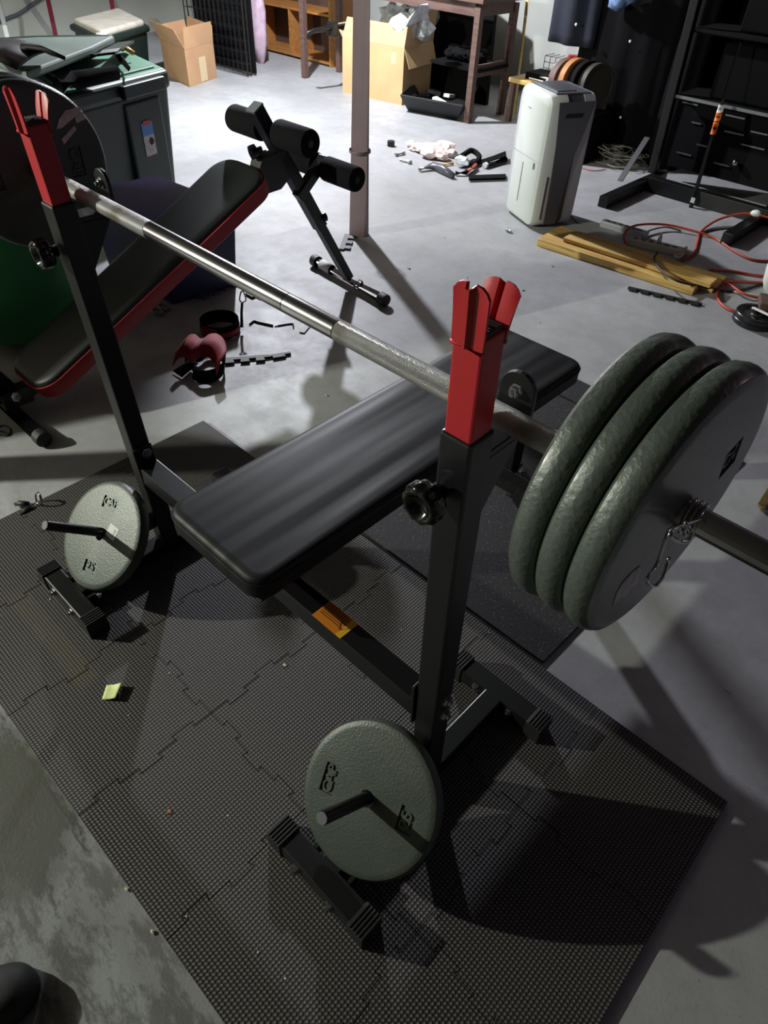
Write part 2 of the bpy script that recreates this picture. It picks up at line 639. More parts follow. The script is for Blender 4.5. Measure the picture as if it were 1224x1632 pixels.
def bez(p0, p1, p2, p3, n=10):
    out = []
    for i in range(n + 1):
        t = i / n
        out.append(V(p0) * (1 - t) ** 3 + V(p1) * 3 * t * (1 - t) ** 2 + V(p2) * 3 * t * t * (1 - t) + V(p3) * t ** 3)
    return out


def spline(pts, n=6):
    pts = [V(p) for p in pts]
    out = []
    for i in range(len(pts) - 1):
        p0 = pts[max(i - 1, 0)]
        p1, p2 = pts[i], pts[i + 1]
        p3 = pts[min(i + 2, len(pts) - 1)]
        for k in range(n):
            t = k / n
            out.append(0.5 * ((2 * p1) + (p2 - p0) * t + (2 * p0 - 5 * p1 + 4 * p2 - p3) * t * t + (3 * p1 - p0 - 3 * p2 + p3) * t ** 3))
    out.append(pts[-1])
    return out


def rrect(cx, cy, w_, h_, r, n=6):
    out = []
    for (sx, sy, a0) in ((1, 1, 0), (-1, 1, 90), (-1, -1, 180), (1, -1, 270)):
        for k in range(n + 1):
            a = math.radians(a0 + 90 * k / n)
            out.append((cx + sx * (w_ / 2 - r) + r * math.cos(a), cy + sy * (h_ / 2 - r) + r * math.sin(a)))
    return out


def text_mesh(txt, size, depth, M, bold=0.0):
    cu = bpy.data.curves.new('lettering', 'FONT')
    cu.body = txt
    cu.size = size
    cu.extrude = depth
    cu.offset = bold
    cu.align_x = 'CENTER'
    cu.align_y = 'CENTER'
    cu.resolution_u = 3
    to = bpy.data.objects.new('lettering', cu)
    C.objects.link(to)
    bpy.context.view_layer.update()
    me = bpy.data.meshes.new_from_object(to.evaluated_get(bpy.context.evaluated_depsgraph_get()))
    bpy.data.objects.remove(to)
    bpy.data.curves.remove(cu)
    me.transform(M)
    g = G()
    g.bm.from_mesh(me)
    bpy.data.meshes.remove(me)
    return g


# ================================================================== SETTING
XL, XR, YB, YF, ZC = -8.3, 3.2, 6.1, -3.4, 2.45
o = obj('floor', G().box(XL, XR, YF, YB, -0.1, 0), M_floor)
o['kind'] = 'structure'
for nm, b in (('wall_left', (XL - .1, XL, YF, YB, 0, ZC)), ('wall_back', (XL - .1, XR + .1, YB, YB + .1, 0, ZC)),
              ('wall_right', (XR, XR + .1, YF, YB, 0, ZC)), ('wall_front', (XL - .1, XR + .1, YF - .1, YF, 0, ZC))):
    obj(nm, G().box(*b), M_walld if nm in ('wall_right', 'wall_front') else M_wall, kind='structure')
obj('ceiling', G().box(XL, XR, YF, YB, ZC, ZC + .1), M_ceil, kind='structure')
obj('trim_1', G().box(-5.0, -4.86, YF, YB, 1.95, ZC), M_brown, kind='structure')      # unseen girder, added to cast the shadow edge on the back floor


def lally(name_, x, y):
    g = G().cyl((x, y, 0.012), (x, y, ZC), 0.052, 32)
    return g


def column(x, y, label):
    t = thing('lally_column', label, 'column', (x, y, 0))
    obj('shaft', G().cyl((x, y, 0.0), (x, y, ZC - .012), 0.052, 36), M_pole, t, smooth='auto')
    obj('seam_band', G().lathe([(0.0525, .40), (0.054, .402), (0.054, .412), (0.0525, .414)], (x, y, 0), (0, 0, 1), 36), M_pole, t, smooth=True)
    obj('top_plate', G().box(x - .1, x + .1, y - .1, y + .1, ZC - .012, ZC), M_steel, t)
    return t


column(-2.56, 2.56, 'round mauve painted steel column standing behind the sit-up bench')
column(-2.52, -0.31, 'round mauve painted steel column outside the left edge')
# unseen panel and sheet added outside the left edge to cast floor shadows
t = thing('occluder_sheet', 'cut plywood sheet added unseen outside the left edge to shade the floor', 'occluder', (-3.25, -.57, 0))
obj('panel', G().prism([(-2.76, -.57, 0), (-2.82, -.57, .72), (-2.94, -.57, 1.0), (-3.08, -.57, 1.29), (-3.22, -.57, 1.42), (-3.47, -.57, 1.36), (-3.75, -.57, 1.15), (-3.75, -.57, 0)], (0, -.02, 0)), M_brown, t)
obj('prop_block', G().box(-3.5, -3.0, -.68, -.592, 0, .12), M_brown, t)
t = thing('hung_blocker', 'grey blanket added unseen outside the left edge to block the back bulb', 'blocker', (-3.85, 1.5, 1.25))
obj('cloth', G().sheet([[V((-3.85 + .03 * math.sin(yy * 9), yy, zz)) for yy in [.3 + .1 * k for k in range(26)] + [2.87]] for zz in (1.27, 1.6, 2.0, ZC - .005)], .012), M_gplast, t, smooth=True)

# ================================================================== FOAM TILES
TX = [-1.72 + 0.3117 * i for i in range(7)]
TY = [0.008, 0.330, 0.648, 0.970]
TT = 0.012


def jig(t, L, ph):
    # tab outline across a joint: list of (s, d) along 0..L
    out = [(0, 0)]
    nt_ = 3
    seg = L / (2 * nt_ + 1)
    for i in range(nt_):
        a = seg * (2 * i + 1)
        b = seg * (2 * i + 2)
        d = 0.013 * (1 if (i + ph) % 2 else -1)
        e = 0.004
        out += [(a, 0), (a - e, d), (b + e, d), (b, 0)]
    out.append((L, 0))
    return out


mat_root = thing('foam_tile_mat', 'dark grey interlocking foam tile mat under the weight bench', 'floor mat', ((TX[0] + TX[-1]) / 2, .49, 0))
GAP = 0.0006
for j in range(3):
    for i in range(6):
        x0, x1, y0, y1 = TX[i], TX[i + 1], TY[j], TY[j + 1]
        W_, H_ = x1 - x0, y1 - y0
        bot = [(s, d) for s, d in jig(0, W_, i)] if j > 0 else [(0, 0), (W_, 0)]
        top = [(s, d) for s, d in jig(0, W_, i)] if j < 2 else [(0, 0), (W_, 0)]
        rgt = [(s, d) for s, d in jig(0, H_, j)] if i < 5 else [(0, 0), (H_, 0)]
        lft = [(s, d) for s, d in jig(0, H_, j)] if i > 0 else [(0, 0), (H_, 0)]
        # sized down a touch so the joints stay open
        P = [(x0 + s, y0 + d) for s, d in bot[:-1]]
        P += [(x1 + d, y0 + s) for s, d in rgt[:-1]]
        P += [(x0 + s, y1 + d) for s, d in top[::-1][:-1]]
        P += [(x0 + d, y0 + s) for s, d in lft[::-1][:-1]]
        # inset by GAP along normals
        Q = []
        n = len(P)
        for k in range(n):
            a, b, c = V(P[k - 1]), V(P[k]), V(P[(k + 1) % n])
            e1, e2 = (b - a).normalized(), (c - b).normalized()
            n1, n2 = V((-e1.y, e1.x)), V((-e2.y, e2.x))
            m_ = (n1 + n2)
            m_ = m_ / max(0.5, m_.length_squared) * 2 if m_.length > .1 else n1
            Q.append(b + m_ * GAP)
        if i == 0 and j == 2:   # torn rounded corner
            Q = [q for q in Q]
        z0 = 0.0
        obj('foam_tile', G().prism([(q.x, q.y, z0) for q in Q], (0, 0, TT)), M_foam, mat_root, bevel=0.0007, seg=1)

# black crumb-rubber mat beyond the foam
rm = thing('rubber_floor_mat', 'flat black speckled rubber mat behind the foam tiles under the bench end', 'floor mat', (-.64, 1.55, 0))
obj('mat_sheet', G().prism([(-.985, .985, 0), (-.325, .985, 0), (-.305, 2.02, 0), (-.985, 2.02, 0)], (0, 0, .009)), M_crumb, rm, bevel=.002)
obj('folded_strip', G().prism([(-.985, 2.03, 0), (-.305, 2.03, 0), (-.30, 2.16, 0), (-.985, 2.17, 0)], (0, 0, .010)), M_crumb, rm, bevel=.002)

# ================================================================== WEIGHT BENCH
Z0 = TT   # stands on the foam
bench = thing('weight_bench', 'black weight bench with red-topped uprights and long black pad on the foam mat', 'weight bench', (-.80, .55, Z0))


def bolt(p, n, parent, r=.008, name='bolt'):
    r *= 1.2
    p, n = V(p), V(n).normalized()
    g = G()
    g.lathe([(0, .0), (r * 1.35, .0), (r * 1.35, .0015), (r, .002), (r, .007), (r * .55, .0075), (r * .55, .012), (0, .0125)], p, n, 6 if r > .005 else 10)
    return obj(name, g, M_bolt, parent)


DX = -.94
PLATE = {}


def rackside(dx, first):
    X = -.345 + dx
    # feet
    for (yc, tag_) in ((.267, 'front'), (.815, 'rear')):
        ft = obj('cross_foot', G().box(X - .115, X + .115, yc - .0225, yc + .0225, Z0 + .004, Z0 + .049), M_black, bench, bevel=.003)
        for s_ in (-1, 1):
            g = G()
            xa, xb = (X - .13, X - .092) if s_ < 0 else (X + .092, X + .13)
            g.box(xa, xb, yc - .026, yc + .026, Z0, Z0 + .050)
            for k in range(5):
                xx = xa + .004 + k * .0075
                g.box(xx, xx + .0045, yc - .026, yc + .026, Z0 + .0495, Z0 + .0535)
            obj('rubber_end_cap', g, M_rub, ft, bevel=.0012)
    # base tube between feet
    obj('base_tube', G().box(X - .0225, X + .0225, .285, .80, Z0 + .006, Z0 + .048), M_black, bench, bevel=.003)
    for xx in (-.045, .045):
        obj('foot_gusset', G().box(X + xx - .004, X + xx + .004, .29, .31, Z0 + .006, Z0 + .046), M_black, bench)
        bolt((X + xx, .2445, Z0 + .028), (0, -1, 0), bench)
        bolt((X + xx, .7925, Z0 + .030), (0, -1, 0), bench)
        bolt((X + xx, .312, Z0 + .030), (0, 1, 0), bench, .006)
    # upright, leaning slightly forward
    a = V((X + .008, .548, Z0 + .03))
    b = V((X + .008, .512, .955))
    up = obj('upright', G().bar(a, b, .045, .045, V((0, 1, 0))), M_black, bench, bevel=.004)
    dn = (b - a).normalized()
    # red adjustable extension
    e = b + dn * .125
    ex = obj('red_extension', G().bar(b - dn * .03, e, .038, .038, V((0, 1, 0))), M_red, bench, bevel=.003, label='red square tube extension with bar cradle')
    g = G()
    g.bar(e - dn * .002, e + dn * .005, .032, .032, V((0, 1, 0)))
    for k in range(6):
        q = e + dn * .0055 + V((0, -.013 + k * .0052, 0))
        g.bar(q + V((-.0155, 0, 0)), q + V((.0155, 0, 0)), .0026, .0022)
    obj('ribbed_cap', g, M_rub, ex)
    # two wings of the cradle, each a folded ear with a groove
    for s_ in (-1, 1):
        yb = e.y + s_ * .020
        g = G()
        cols = [(-.0195, 0), (-.015, 0), (-.010, .0), (-.006, .0), (-.003, -.005), (.001, -.005), (.005, .0), (.011, 0), (.016, 0), (.0195, 0)]
        rows = 9
        grid = []
        for i in range(rows):
            t_ = i / (rows - 1)
            hh = (.054 if s_ > 0 else .066) * t_
            row = []
            for cxx, dd in cols:
                # ear rounding at the top
                side = abs(cxx) / .0195
                drop = .010 * (side ** 4) * t_ * t_
                if -.0045 < cxx < .003:
                    drop += .005 * t_
                flare = (.010 if s_ > 0 else .004) * (t_ ** 1.4) * s_
                row.append(V((X + .008 + cxx * (1 + .08 * t_), yb + flare - dd * s_, e.z - .012 + hh - drop)))
            grid.append(row)
        g.sheet(grid, .003 * (1 if s_ > 0 else -1))
        obj('cradle_wing', g, M_red, ex, smooth='auto')
        obj('weld_bead', G().cyl((X - .012, yb - .001 * s_, e.z - .013), (X + .028, yb - .001 * s_, e.z - .013), .0028, 8), M_red, ex, smooth=True)
    # hole in the extension: dark plug
    obj('pin_hole', G().cyl((X + .002, b.y - .0195, b.z + .024), (X + .002, b.y - .015, b.z + .024), .0055, 16), M_knob, ex)
    # knob on the front face
    kz = .868
    kc = V((X - .004, b.y - .0225 + .003, kz))
    g = G()
    nk = 40
    prof = [(0, .004), (.012, .004), (.012, .014), (.022, .016), (.0265, .022), (.0265, .038), (.023, .043), (.017, .043), (.0145, .034), (0, .032)]
    g.lathe(prof, kc, (0, -1, 0), nk)
    for v in g.bm.verts:
        d_ = v.co - kc
        rad = math.hypot(d_.x, d_.z)
        if rad > .018:
            an = math.atan2(d_.z, d_.x)
            k_ = 1 + .05 * math.cos(an * 10)
            v.co.x = kc.x + d_.x * k_
            v.co.z = kc.z + d_.z * k_
    obj('adjusting_knob', g, M_knob, bench, smooth=True)
    # bar hook behind the upright
    hy = b.y + .0225
    obj('hook_arm', G().box(X - .014, X + .030, hy - .006, hy + .075, .915, .925), M_black, bench, bevel=.002)
    pts = []
    for k in range(13):
        an = PI * k / 12
        pts.append((X + .010 + .024 * math.cos(an), hy + .065, .968 + .024 * math.sin(an)))
    pts += [(X - .014, hy + .065, .915), (X + .034, hy + .065, .915)]
    hk = obj('hook_lip', G().prism(pts, (0, .007, 0)), M_black, bench, bevel=.001)
    bolt((X + .010, hy + .065, .968), (0, -1, 0), hk, .006)
    obj('hook_gusset', G().prism([(X + .026, hy - .002, .82), (X + .026, hy + .060, .915), (X + .026, hy - .002, .915)], (.004, 0, 0)), M_black, bench)
    # flange where the crossbar meets the upright
    f0 = a + dn * .27
    inner = -1 if first else 1
    xf = X + .008 + inner * .0265
    obj('flange_plate', G().bar(V((xf, f0.y, .275)), V((xf, f0.y - .006, .40)), .006, .050, V((0, 1, 0))), M_black, bench, bevel=.002)
    side = X + .008 + .0225
    if not first:
        side = X + .008 + .0305
    for zz in ((.380, .332) if first else (.380,)):
        yy = a.y + (b.y - a.y) * ((zz - a.z) / (b.z - a.z))
        bolt((side, yy + .004, zz), (1, 0, 0), bench, .009)
    if first:
        bolt((X - .018, f0.y + .002, .392), (-1, 0, 0), bench, .006)
    # bent peg holder
    pb = V((X, .44, .142))
    ptip = V((X - .003, .278, .288))
    dpe = (ptip - pb).normalized()
    pg = obj('plate_peg', G().lathe([(0, 0), (.0118, 0), (.0118, (ptip - pb).length - .003), (.0100, (ptip - pb).length), (0, (ptip - pb).length)], pb, dpe, 24), M_black, bench, smooth='auto')
    obj('peg_end_face', G().lathe([(0, (ptip - pb).length + .0003), (.0105, (ptip - pb).length + .0003), (.0105, (ptip - pb).length + .0012), (0, (ptip - pb).length + .0012)], pb, dpe, 20), M_grey, pg)
    obj('peg_bracket', G().bar(V((X + .004, .54, .142)), pb + V((0, -.006, 0)), .03, .03), M_black, bench, bevel=.002)
    return dn


rackside(0, True)
rackside(DX, False)
# crossbar
yc_ = .538
xb = obj('crossbar', G().box(-1.255, -.366, yc_ - .025, yc_ + .025, .295, .345), M_black, bench, bevel=.003)
lb = obj('warning_label', G().box(-.632, -.552, yc_ - .0245, yc_ + .0245, .345, .3458), M_orange, xb, label='orange and yellow printed warning label')
obj('label_corner', G().prism([(-.552, yc_ - .0245, .3459), (-.552, yc_ - .006, .3459), (-.592, yc_ - .0245, .3459)], (0, 0, .0004)), M_yellow, lb) if False else None
g = G()
for k in range(6):
    yy = yc_ + .019 - k * .0052
    g.box(-.627, -.572 + (k % 2) * .006, yy - .0008, yy + .0008, .3458, .3461)
tri = [(-.568, yc_ - .012), (-.556, yc_ + .004), (-.580, yc_ + .006)]
for k in range(3):
    p, q = tri[k], tri[(k + 1) % 3]
    g.bar(V((p[0], p[1], .346)), V((q[0], q[1], .346)), .0012, .0004)
obj('printed_lines', g, M_ink, xb)
obj('yellow_band', G().box(-.566, -.552, yc_ - .0245, yc_ + .0245, .3458, .3461), M_yellow, xb)

# pad
PX, PW = -.812, .296
PY0, PY1 = .418, 1.53
PZ = .478
g = G()
out = rrect(PX, (PY0 + PY1) / 2, PW, PY1 - PY0, .042, 8)
levels = [(-.052, .006), (-.048, .0), (-.014, .0), (-.006, .003), (-.001, .010), (0.0, .022)]
rings = []
cx_, cy_ = PX, (PY0 + PY1) / 2
for dz, ins in levels:
    ring = rrect(PX, cy_, PW - 2 * ins, PY1 - PY0 - 2 * ins, max(.042 - ins, .012), 8)
    rings.append([g.bm.verts.new((p[0], p[1], PZ + dz)) for p in ring])
for i in range(len(rings) - 1):
    a_, b_ = rings[i], rings[i + 1]
    for k in range(len(a_)):
        g.bm.faces.new((a_[k], a_[(k + 1) % len(a_)], b_[(k + 1) % len(a_)], b_[k]))
g.bm.faces.new(rings[0][::-1])
g.bm.faces.new(rings[-1])
pad = obj('bench_pad', g, M_vinyl, bench, smooth='auto')
seam = rrect(PX, cy_, PW + .001, PY1 - PY0 + .001, .0425, 8)
obj('seam_piping', G().tube([(p[0], p[1], PZ - .0135) for p in seam], .0016, 6, closed=True), M_vinyl, pad, smooth=True)
obj('pad_board', G().box(PX - .135, PX + .135, PY0 + .015, PY1 - .015, PZ - .062, PZ - .052), M_blackm, bench)
obj('spine_tube', G().box(PX - .022, PX + .022, .50, 1.50, PZ - .106, PZ - .062), M_black, bench, bevel=.003)
obj('spine_bracket', G().box(PX - .03, PX + .03, .50, .575, .3455, PZ - .104), M_black, bench, bevel=.002)
obj('pad_bracket', G().box(PX - .11, PX + .11, .455, .495, PZ - .075, PZ - .062), M_black, bench, bevel=.002)
obj('rear_leg', G().box(PX - .026, PX + .026, 1.475, 1.527, .058, PZ - .062), M_black, bench, bevel=.003)
rf = obj('rear_foot', G().box(-1.055, -.56, 1.478, 1.528, .010, .056), M_black, bench, bevel=.003)
for xx in (-1.08, -.56):
    obj('rubber_end_cap', G().box(xx, xx + .035, 1.475, 1.531, .009, .060), M_rub, rf, bevel=.002)
bolt((PX + .045, 1.503, .056), (0, 0, 1), rf, .008)
bolt((PX - .045, 1.503, .056), (0, 0, 1), rf, .008)
obj('weld_bead', G().tube([(PX - .03, 1.472, .058), (PX + .029, 1.472, .058), (PX + .029, 1.53, .058)], .003, 6), M_black, rf)


# ================================================================== PLATES
def plate(label, c, n, R, th, updir, group, extra=None, spec=True, textface=True, im=None, marks=(('CAP', 1, .0275, .054), ('25', -1, .0300, .044))):
    """c: centre of the front face; n: outward normal of the front face."""
    n = V(n).normalized()
    up = V(updir)
    up = (up - n * up.dot(n)).normalized()
    rt = up.cross(n).normalized()
    M = Matrix((rt, up, n)).transposed().to_4x4()
    M.translation = V(c)
    # local build: z = outward, front face at z=0
    rh = .0150
    prof = [(rh, 0), (R * .88, 0), (R * .925, -.0006), (R * .965, -.0030), (R * .988, -.0075), (R, -th * .42), (R, -th * .60), (R * .985, -th * .86), (R * .95, -th), (rh, -th)]
    g = G()
    g.lathe(prof, (0, 0, 0), (0, 0, 1), 96, closed=True)
    bmesh.ops.recalc_face_normals(g.bm, faces=g.bm.faces)
    me = bpy.data.meshes.new('weight_plate_body')
    g.bm.to_mesh(me)
    g.bm.free()
    tmp = bpy.data.objects.new('tmp', me)
    C.objects.link(tmp)
    if textface:
        cg = G()
        for _t, sgn, _z, wd in marks:
            cg.box(-wd / 2, wd / 2, sgn * .083 - .0150, sgn * .083 + .0150, -.0042, .01)
        bmesh.ops.recalc_face_normals(cg.bm, faces=cg.bm.faces)
        cme = bpy.data.meshes.new('cut')
        cg.bm.to_mesh(cme)
        cg.bm.free()
        cut = bpy.data.objects.new('cut', cme)
        C.objects.link(cut)
        md = tmp.modifiers.new('b', 'BOOLEAN')
        md.object = cut
        md.operation = 'DIFFERENCE'
        md.solver = 'EXACT'
        bpy.context.view_layer.update()
        me2 = bpy.data.meshes.new_from_object(tmp.evaluated_get(bpy.context.evaluated_depsgraph_get()))
        bpy.data.objects.remove(cut)
    else:
        me2 = me.copy()
    bpy.data.objects.remove(tmp)
    t = thing('weight_plate', label, 'weight plate', V(c), group)
    for p in me2.polygons:
        p.use_smooth = abs(p.normal.z) < 0.985
    me2.set_sharp_from_angle(angle=0.5)
    me2.transform(Matrix(((M[0][0], M[0][1], M[0][2], 0), (M[1][0], M[1][1], M[1][2], 0), (M[2][0], M[2][1], M[2][2], 0), (0, 0, 0, 1))))
    me2.materials.clear()
    me2.materials.append(im or M_iron)
    o = link_mesh('disc', me2, t, V(c))
    if textface:
        for txt, sgn, sz, _w in marks:
            gg = text_mesh(txt, sz, .0014, M @ Matrix.Translation((0, sgn * .083, -.0026)), .0004)
            obj('raised_number' if txt == '25' else 'raised_lettering', gg, M_iron, t)
    return t, M


a_ = .80
nrm = (0, -math.cos(a_), math.sin(a_))
vdir = V((0, math.sin(a_), math.cos(a_)))
U = V((1, 0, 0))
plate('grey-green hammered 25 pound plate on the near storage peg, its lettering turned sideways', (-.346, .381, .193), nrm, .140, .033,
      U * math.sin(math.radians(-106)) + vdir * math.cos(math.radians(-106)), 'plates hanging on the bench storage pegs')
tL, ML = plate('grey-green 25 pound plate with a white price sticker on the far storage peg', (-1.287, .385, .182), nrm, .140, .033,
               U * math.sin(math.radians(-17)) + vdir * math.cos(math.radians(-17)), 'plates hanging on the bench storage pegs')
st = G().box(-.018, .018, -.016, .016, .0002, .0008, ML @ Matrix.Translation((.040, .0165, 0)) @ Matrix.Rotation(-.25, 4, 'Z'))
obj('price_sticker', st, M_white, tL, label='white paper price sticker with a small barcode')
g = G()
for k in range(9):
    g.box(.004, .0135, -.011 + k * .0024, -.0100 + k * .0024, .0008, .0010, ML @ Matrix.Translation((.040, .0165, 0)) @ Matrix.Rotation(-.25, 4, 'Z'))
obj('barcode', g, M_grey, tL)

BY, BZ = .560, .955
BR = .0145
bp_ = (('outermost of three big plates on the near bar end, scraped face against the spring clip', -.104, .06),
       ('middle of the three big grey-green plates on the near bar end', -.1375, .045),
       ('innermost of the three big grey-green plates on the near bar end, nearest the upright', -.171, .03))
for i, (lb_, x_, tl) in enumerate(bp_):
    t, M = plate(lb_, (x_, BY, BZ - .0005), (1, -tl, 0), .151, .033, (0, .95, .35) if i == 0 else (0, -1, .4), 'plates loaded on the near end of the barbell', textface=(i == 0), im=M_iron2, marks=(('25', 1, .030, .044),))
    if i == 0:
        # pale scrape on the outer face
        nn_ = M.to_3x3() @ V((0, 0, 1))
        P3 = []
        for px, py in ((976, 966), (982, 945), (992, 928), (1006, 912), (1020, 901), (1021, 912), (1014, 928), (1004, 938), (996, 950), (985, 954)):
            r_ = ray(px, py)
            P3.append(EYE + r_ * ((V((x_, BY, BZ)) - EYE).dot(nn_) / r_.dot(nn_)) + nn_ * .0003)
        obj('scrape_mark', G().prism(P3, nn_ * .0004), M_scrap, t, label='pale scraped patch of peeled sticker')
for i, (lb_, x_) in enumerate((('large dark plate with torn sticker scraps behind the left upright', -1.455),
                               ('second large dark plate on the far bar end, behind the innermost', -1.4885),
                               ('outermost large dark plate on the far bar end', -1.522))):
    t, M = plate(lb_, (x_, BY, BZ - .0005), (1, 0, 0), .151, .033, (0, 1, .0), 'plates loaded on the far end of the barbell', textface=(i == 0))
    if i == 0:
        for poly in (((118, 176), (140, 170), (143, 178), (112, 204), (104, 206), (108, 190)), ((133, 186), (146, 178), (150, 190), (136, 196)), ((112, 222), (132, 200), (136, 206), (116, 230))):
            P3 = [onx(px - 14, py, x_ + .0008) for px, py in poly]
            obj('sticker_scrap', G().prism(P3, (.0006, 0, 0)), M_scrap, t)

# ================================================================== BARBELL
bb = thing('barbell', 'long chrome barbell with knurled grips resting in the hooks of the uprights', 'barbell', (-.83, BY, BZ - BR))


def seg(name, x0, x1, r, m):
    return obj(name, G().lathe([(0, 0), (r - .0008, 0), (r, .001), (r, x1 - x0 - .001), (r - .0008, x1 - x0), (0, x1 - x0)], (x0, BY, BZ), (1, 0, 0), 40), m, bb, smooth='auto')


seg('knurled_grip', -1.455, -1.052, BR + .0003, M_knurl)
seg('bare_shaft', -1.052, -.7, BR, M_bar)
seg('bare_shaft', -.7, -.596, BR + .0001, M_bar)
seg('knurled_grip', -.596, -.20, BR + .0003, M_knurl)
seg('sleeve_end', -.20, .12, BR, M_bar)
seg('sleeve_end', -1.76, -1.455, BR, M_bar)

# spring clip on the near end
sc = thing('spring_clip', 'chrome wire spring clip holding the plates on the near bar end', 'spring clip', (-.085, BY, BZ))
hel = []
for k in range(72):
    a = 2 * PI * k / 24
    hel.append((-.100 + .0042 * k / 24 * 1.3, BY + math.cos(a) * (BR + .0032), BZ + math.sin(a) * (BR + .0032)))
obj('coil', G().tube(hel, .0021, 8), M_chrome, sc, smooth=True)
p0 = ony(1066, 846, BY - .018)
lp = spline([hel[12], onx(1067, 845, -.092), onx(1048, 897, -.088), onx(1032, 922, -.085), onx(1036, 932, -.083), onx(1046, 933, -.080), onx(1056, 920, -.078), onx(1066, 890, -.076)], 6)
obj('handle_loop', G().tube(lp, .0016, 8), M_chrome, sc, smooth=True)
lp = spline([hel[-1], onx(1072, 845, -.070), onx(1080, 862, -.066), onx(1096, 862, -.062), onx(1100, 848, -.066), onx(1092, 832, -.072)], 6)
obj('handle_loop', G().tube(lp, .0016, 8), M_chrome, sc, smooth=True)

# ================================================================== SIT-UP BENCH
su = thing('situp_bench', 'incline sit-up bench with dark pad edged in red and black foam rollers', 'sit-up bench', (-2.17, 1.3, 0))
ft_ = V((-2.14, 2.075, .045))
tp = V((-2.178, 1.650, .785))
dd = (tp - ft_)
lo_ = obj('lower_post', G().bar(ft_, ft_ + dd * .62, .038, .038, V((0, 1, 0))), M_black, su, bevel=.003)
obj('upper_post', G().bar(ft_ + dd * .36, tp, .048, .048, V((0, 1, 0))), M_black, su, bevel=.003)
obj('post_end_plug', G().bar(tp - dd * .002, tp + dd * .006, .049, .049, V((0, 1, 0))), M_grey, su)
FA, FB = V((-2.42, 2.115, .028)), V((-1.895, 2.065, .028))
fo = obj('floor_bar', G().cyl(FA, FB, .0235, 24), M_knob, su, smooth='auto')
fd = (FB - FA).normalized()
obj('end_cap', G().lathe([(0, -.006), (.027, -.006), (.028, 0), (.028, .03), (.0275, .032)], FA, fd, 20), M_grey, fo)
obj('end_cap', G().lathe([(0, .006), (.027, .006), (.028, 0), (.028, -.03), (.0275, -.032)], FB, fd, 20), M_rub, fo)
obj('paper_label', G().lathe([(.0238, .06), (.0240, .06), (.0240, .14), (.0238, .14)], FA, fd, 24), M_white, fo, smooth=True)
obj('clamp_band', G().lathe([(.0238, .33), (.0252, .33), (.0252, .345), (.0238, .345)], FA, fd, 24), M_steel, fo, smooth=True)


def roller(xa, xb, y, z, r, par):
    L = xb - xa
    g = G().lathe([(.013, 0), (r - .008, 0), (r - .002, .003), (r, .010), (r, L - .010), (r - .002, L - .003), (r - .008, L), (.013, L)], (xa, y, z), (1, 0, 0), 28)
    return obj('foam_roller', g, M_foamr, par, smooth='auto')


obj('roller_axle', G().cyl((-2.39, 1.712, .705), (-1.955, 1.712, .705), .0125, 12), M_knob, su)
roller(-2.395, -2.215, 1.712, .705, .047, su)
roller(-2.13, -1.955, 1.712, .705, .047, su)
obj('roller_axle', G().cyl((-2.35, 1.935, .545), (-1.945, 1.935, .545), .0125, 12), M_knob, su)
roller(-2.355, -2.175, 1.935, .545, .046, su)
roller(-2.125, -1.945, 1.935, .545, .046, su)
obj('roller_arm', G().bar((-2.15, 1.80, .455), (-2.15, 1.95, .575), .038, .038), M_black, su, bevel=.003)
obj('adjusting_knob', G().lathe([(0, 0), (.008, 0), (.008, .018), (.018, .022), (.018, .036), (0, .038)], (-2.14, 1.90, .35), (.25, 1, .2), 16), M_knob, su, smooth='auto')
obj('adjusting_knob', G().lathe([(0, 0), (.010, 0), (.010, .02), (.024, .024), (.024, .045), (0, .047)], (-2.165, 1.655, .655), (-.25, -1, -.2), 18), M_knob, su, smooth='auto')
bolt((-2.165, 1.86, .43), (1, 0, 0), su, .006)
bolt((-2.19, 1.70, .545), (0, -1, .4), su, .010)
# rail
A_ = V((-2.19, .60, .095))
B_ = V((-2.185, 1.60, .560))
obj('main_rail', G().bar(V((-2.19, .56, .065)), V((-2.175, 1.74, .600)), .045, .045), M_black, su, bevel=.003)
obj('hinge_bracket', G().prism([(-2.205, 1.58, .50), (-2.205, 1.72, .505), (-2.205, 1.80, .56), (-2.205, 1.74, .64), (-2.205, 1.64, .63)], (.06, 0, 0)), M_black, su, bevel=.003)
# pad: local x across, y along slope
dy_ = (V((-2.185, 1.585, .608)) - V((-2.19, .60, .130)))
Lp = dy_.length + .02
ey = dy_.normalized()
ez = V((1, 0, 0)).cross(ey).normalized()
MP = Matrix((V((1, 0, 0)), ey, ez)).transposed().to_4x4()
MP.translation = V((-2.185, .592, .126))


def slab(w_, l0, l1, r0, r1, lv, m, name, par, taper=0.0, **kw):
    g = G()
    rings = []
    for dz, ins in lv:
        ring = []
        ww = w_ - 2 * ins
        for (px, py) in rrect(0, (l0 + l1) / 2, ww, (l1 - l0) - 2 * ins, max(r0 - ins, .01), 8):
            k = (py - l0) / (l1 - l0)
            ring.append(g.bm.verts.new(MP @ V((px * (1 - taper * (1 - k)), py, dz))))
        rings.append(ring)
    for i in range(len(rings) - 1):
        a_, b_ = rings[i], rings[i + 1]
        for k in range(len(a_)):
            g.bm.faces.new((a_[k], a_[(k + 1) % len(a_)], b_[(k + 1) % len(a_)], b_[k]))
    g.bm.faces.new(rings[0][::-1])
    g.bm.faces.new(rings[-1])
    return obj(name, g, m, par, smooth='auto', **kw)


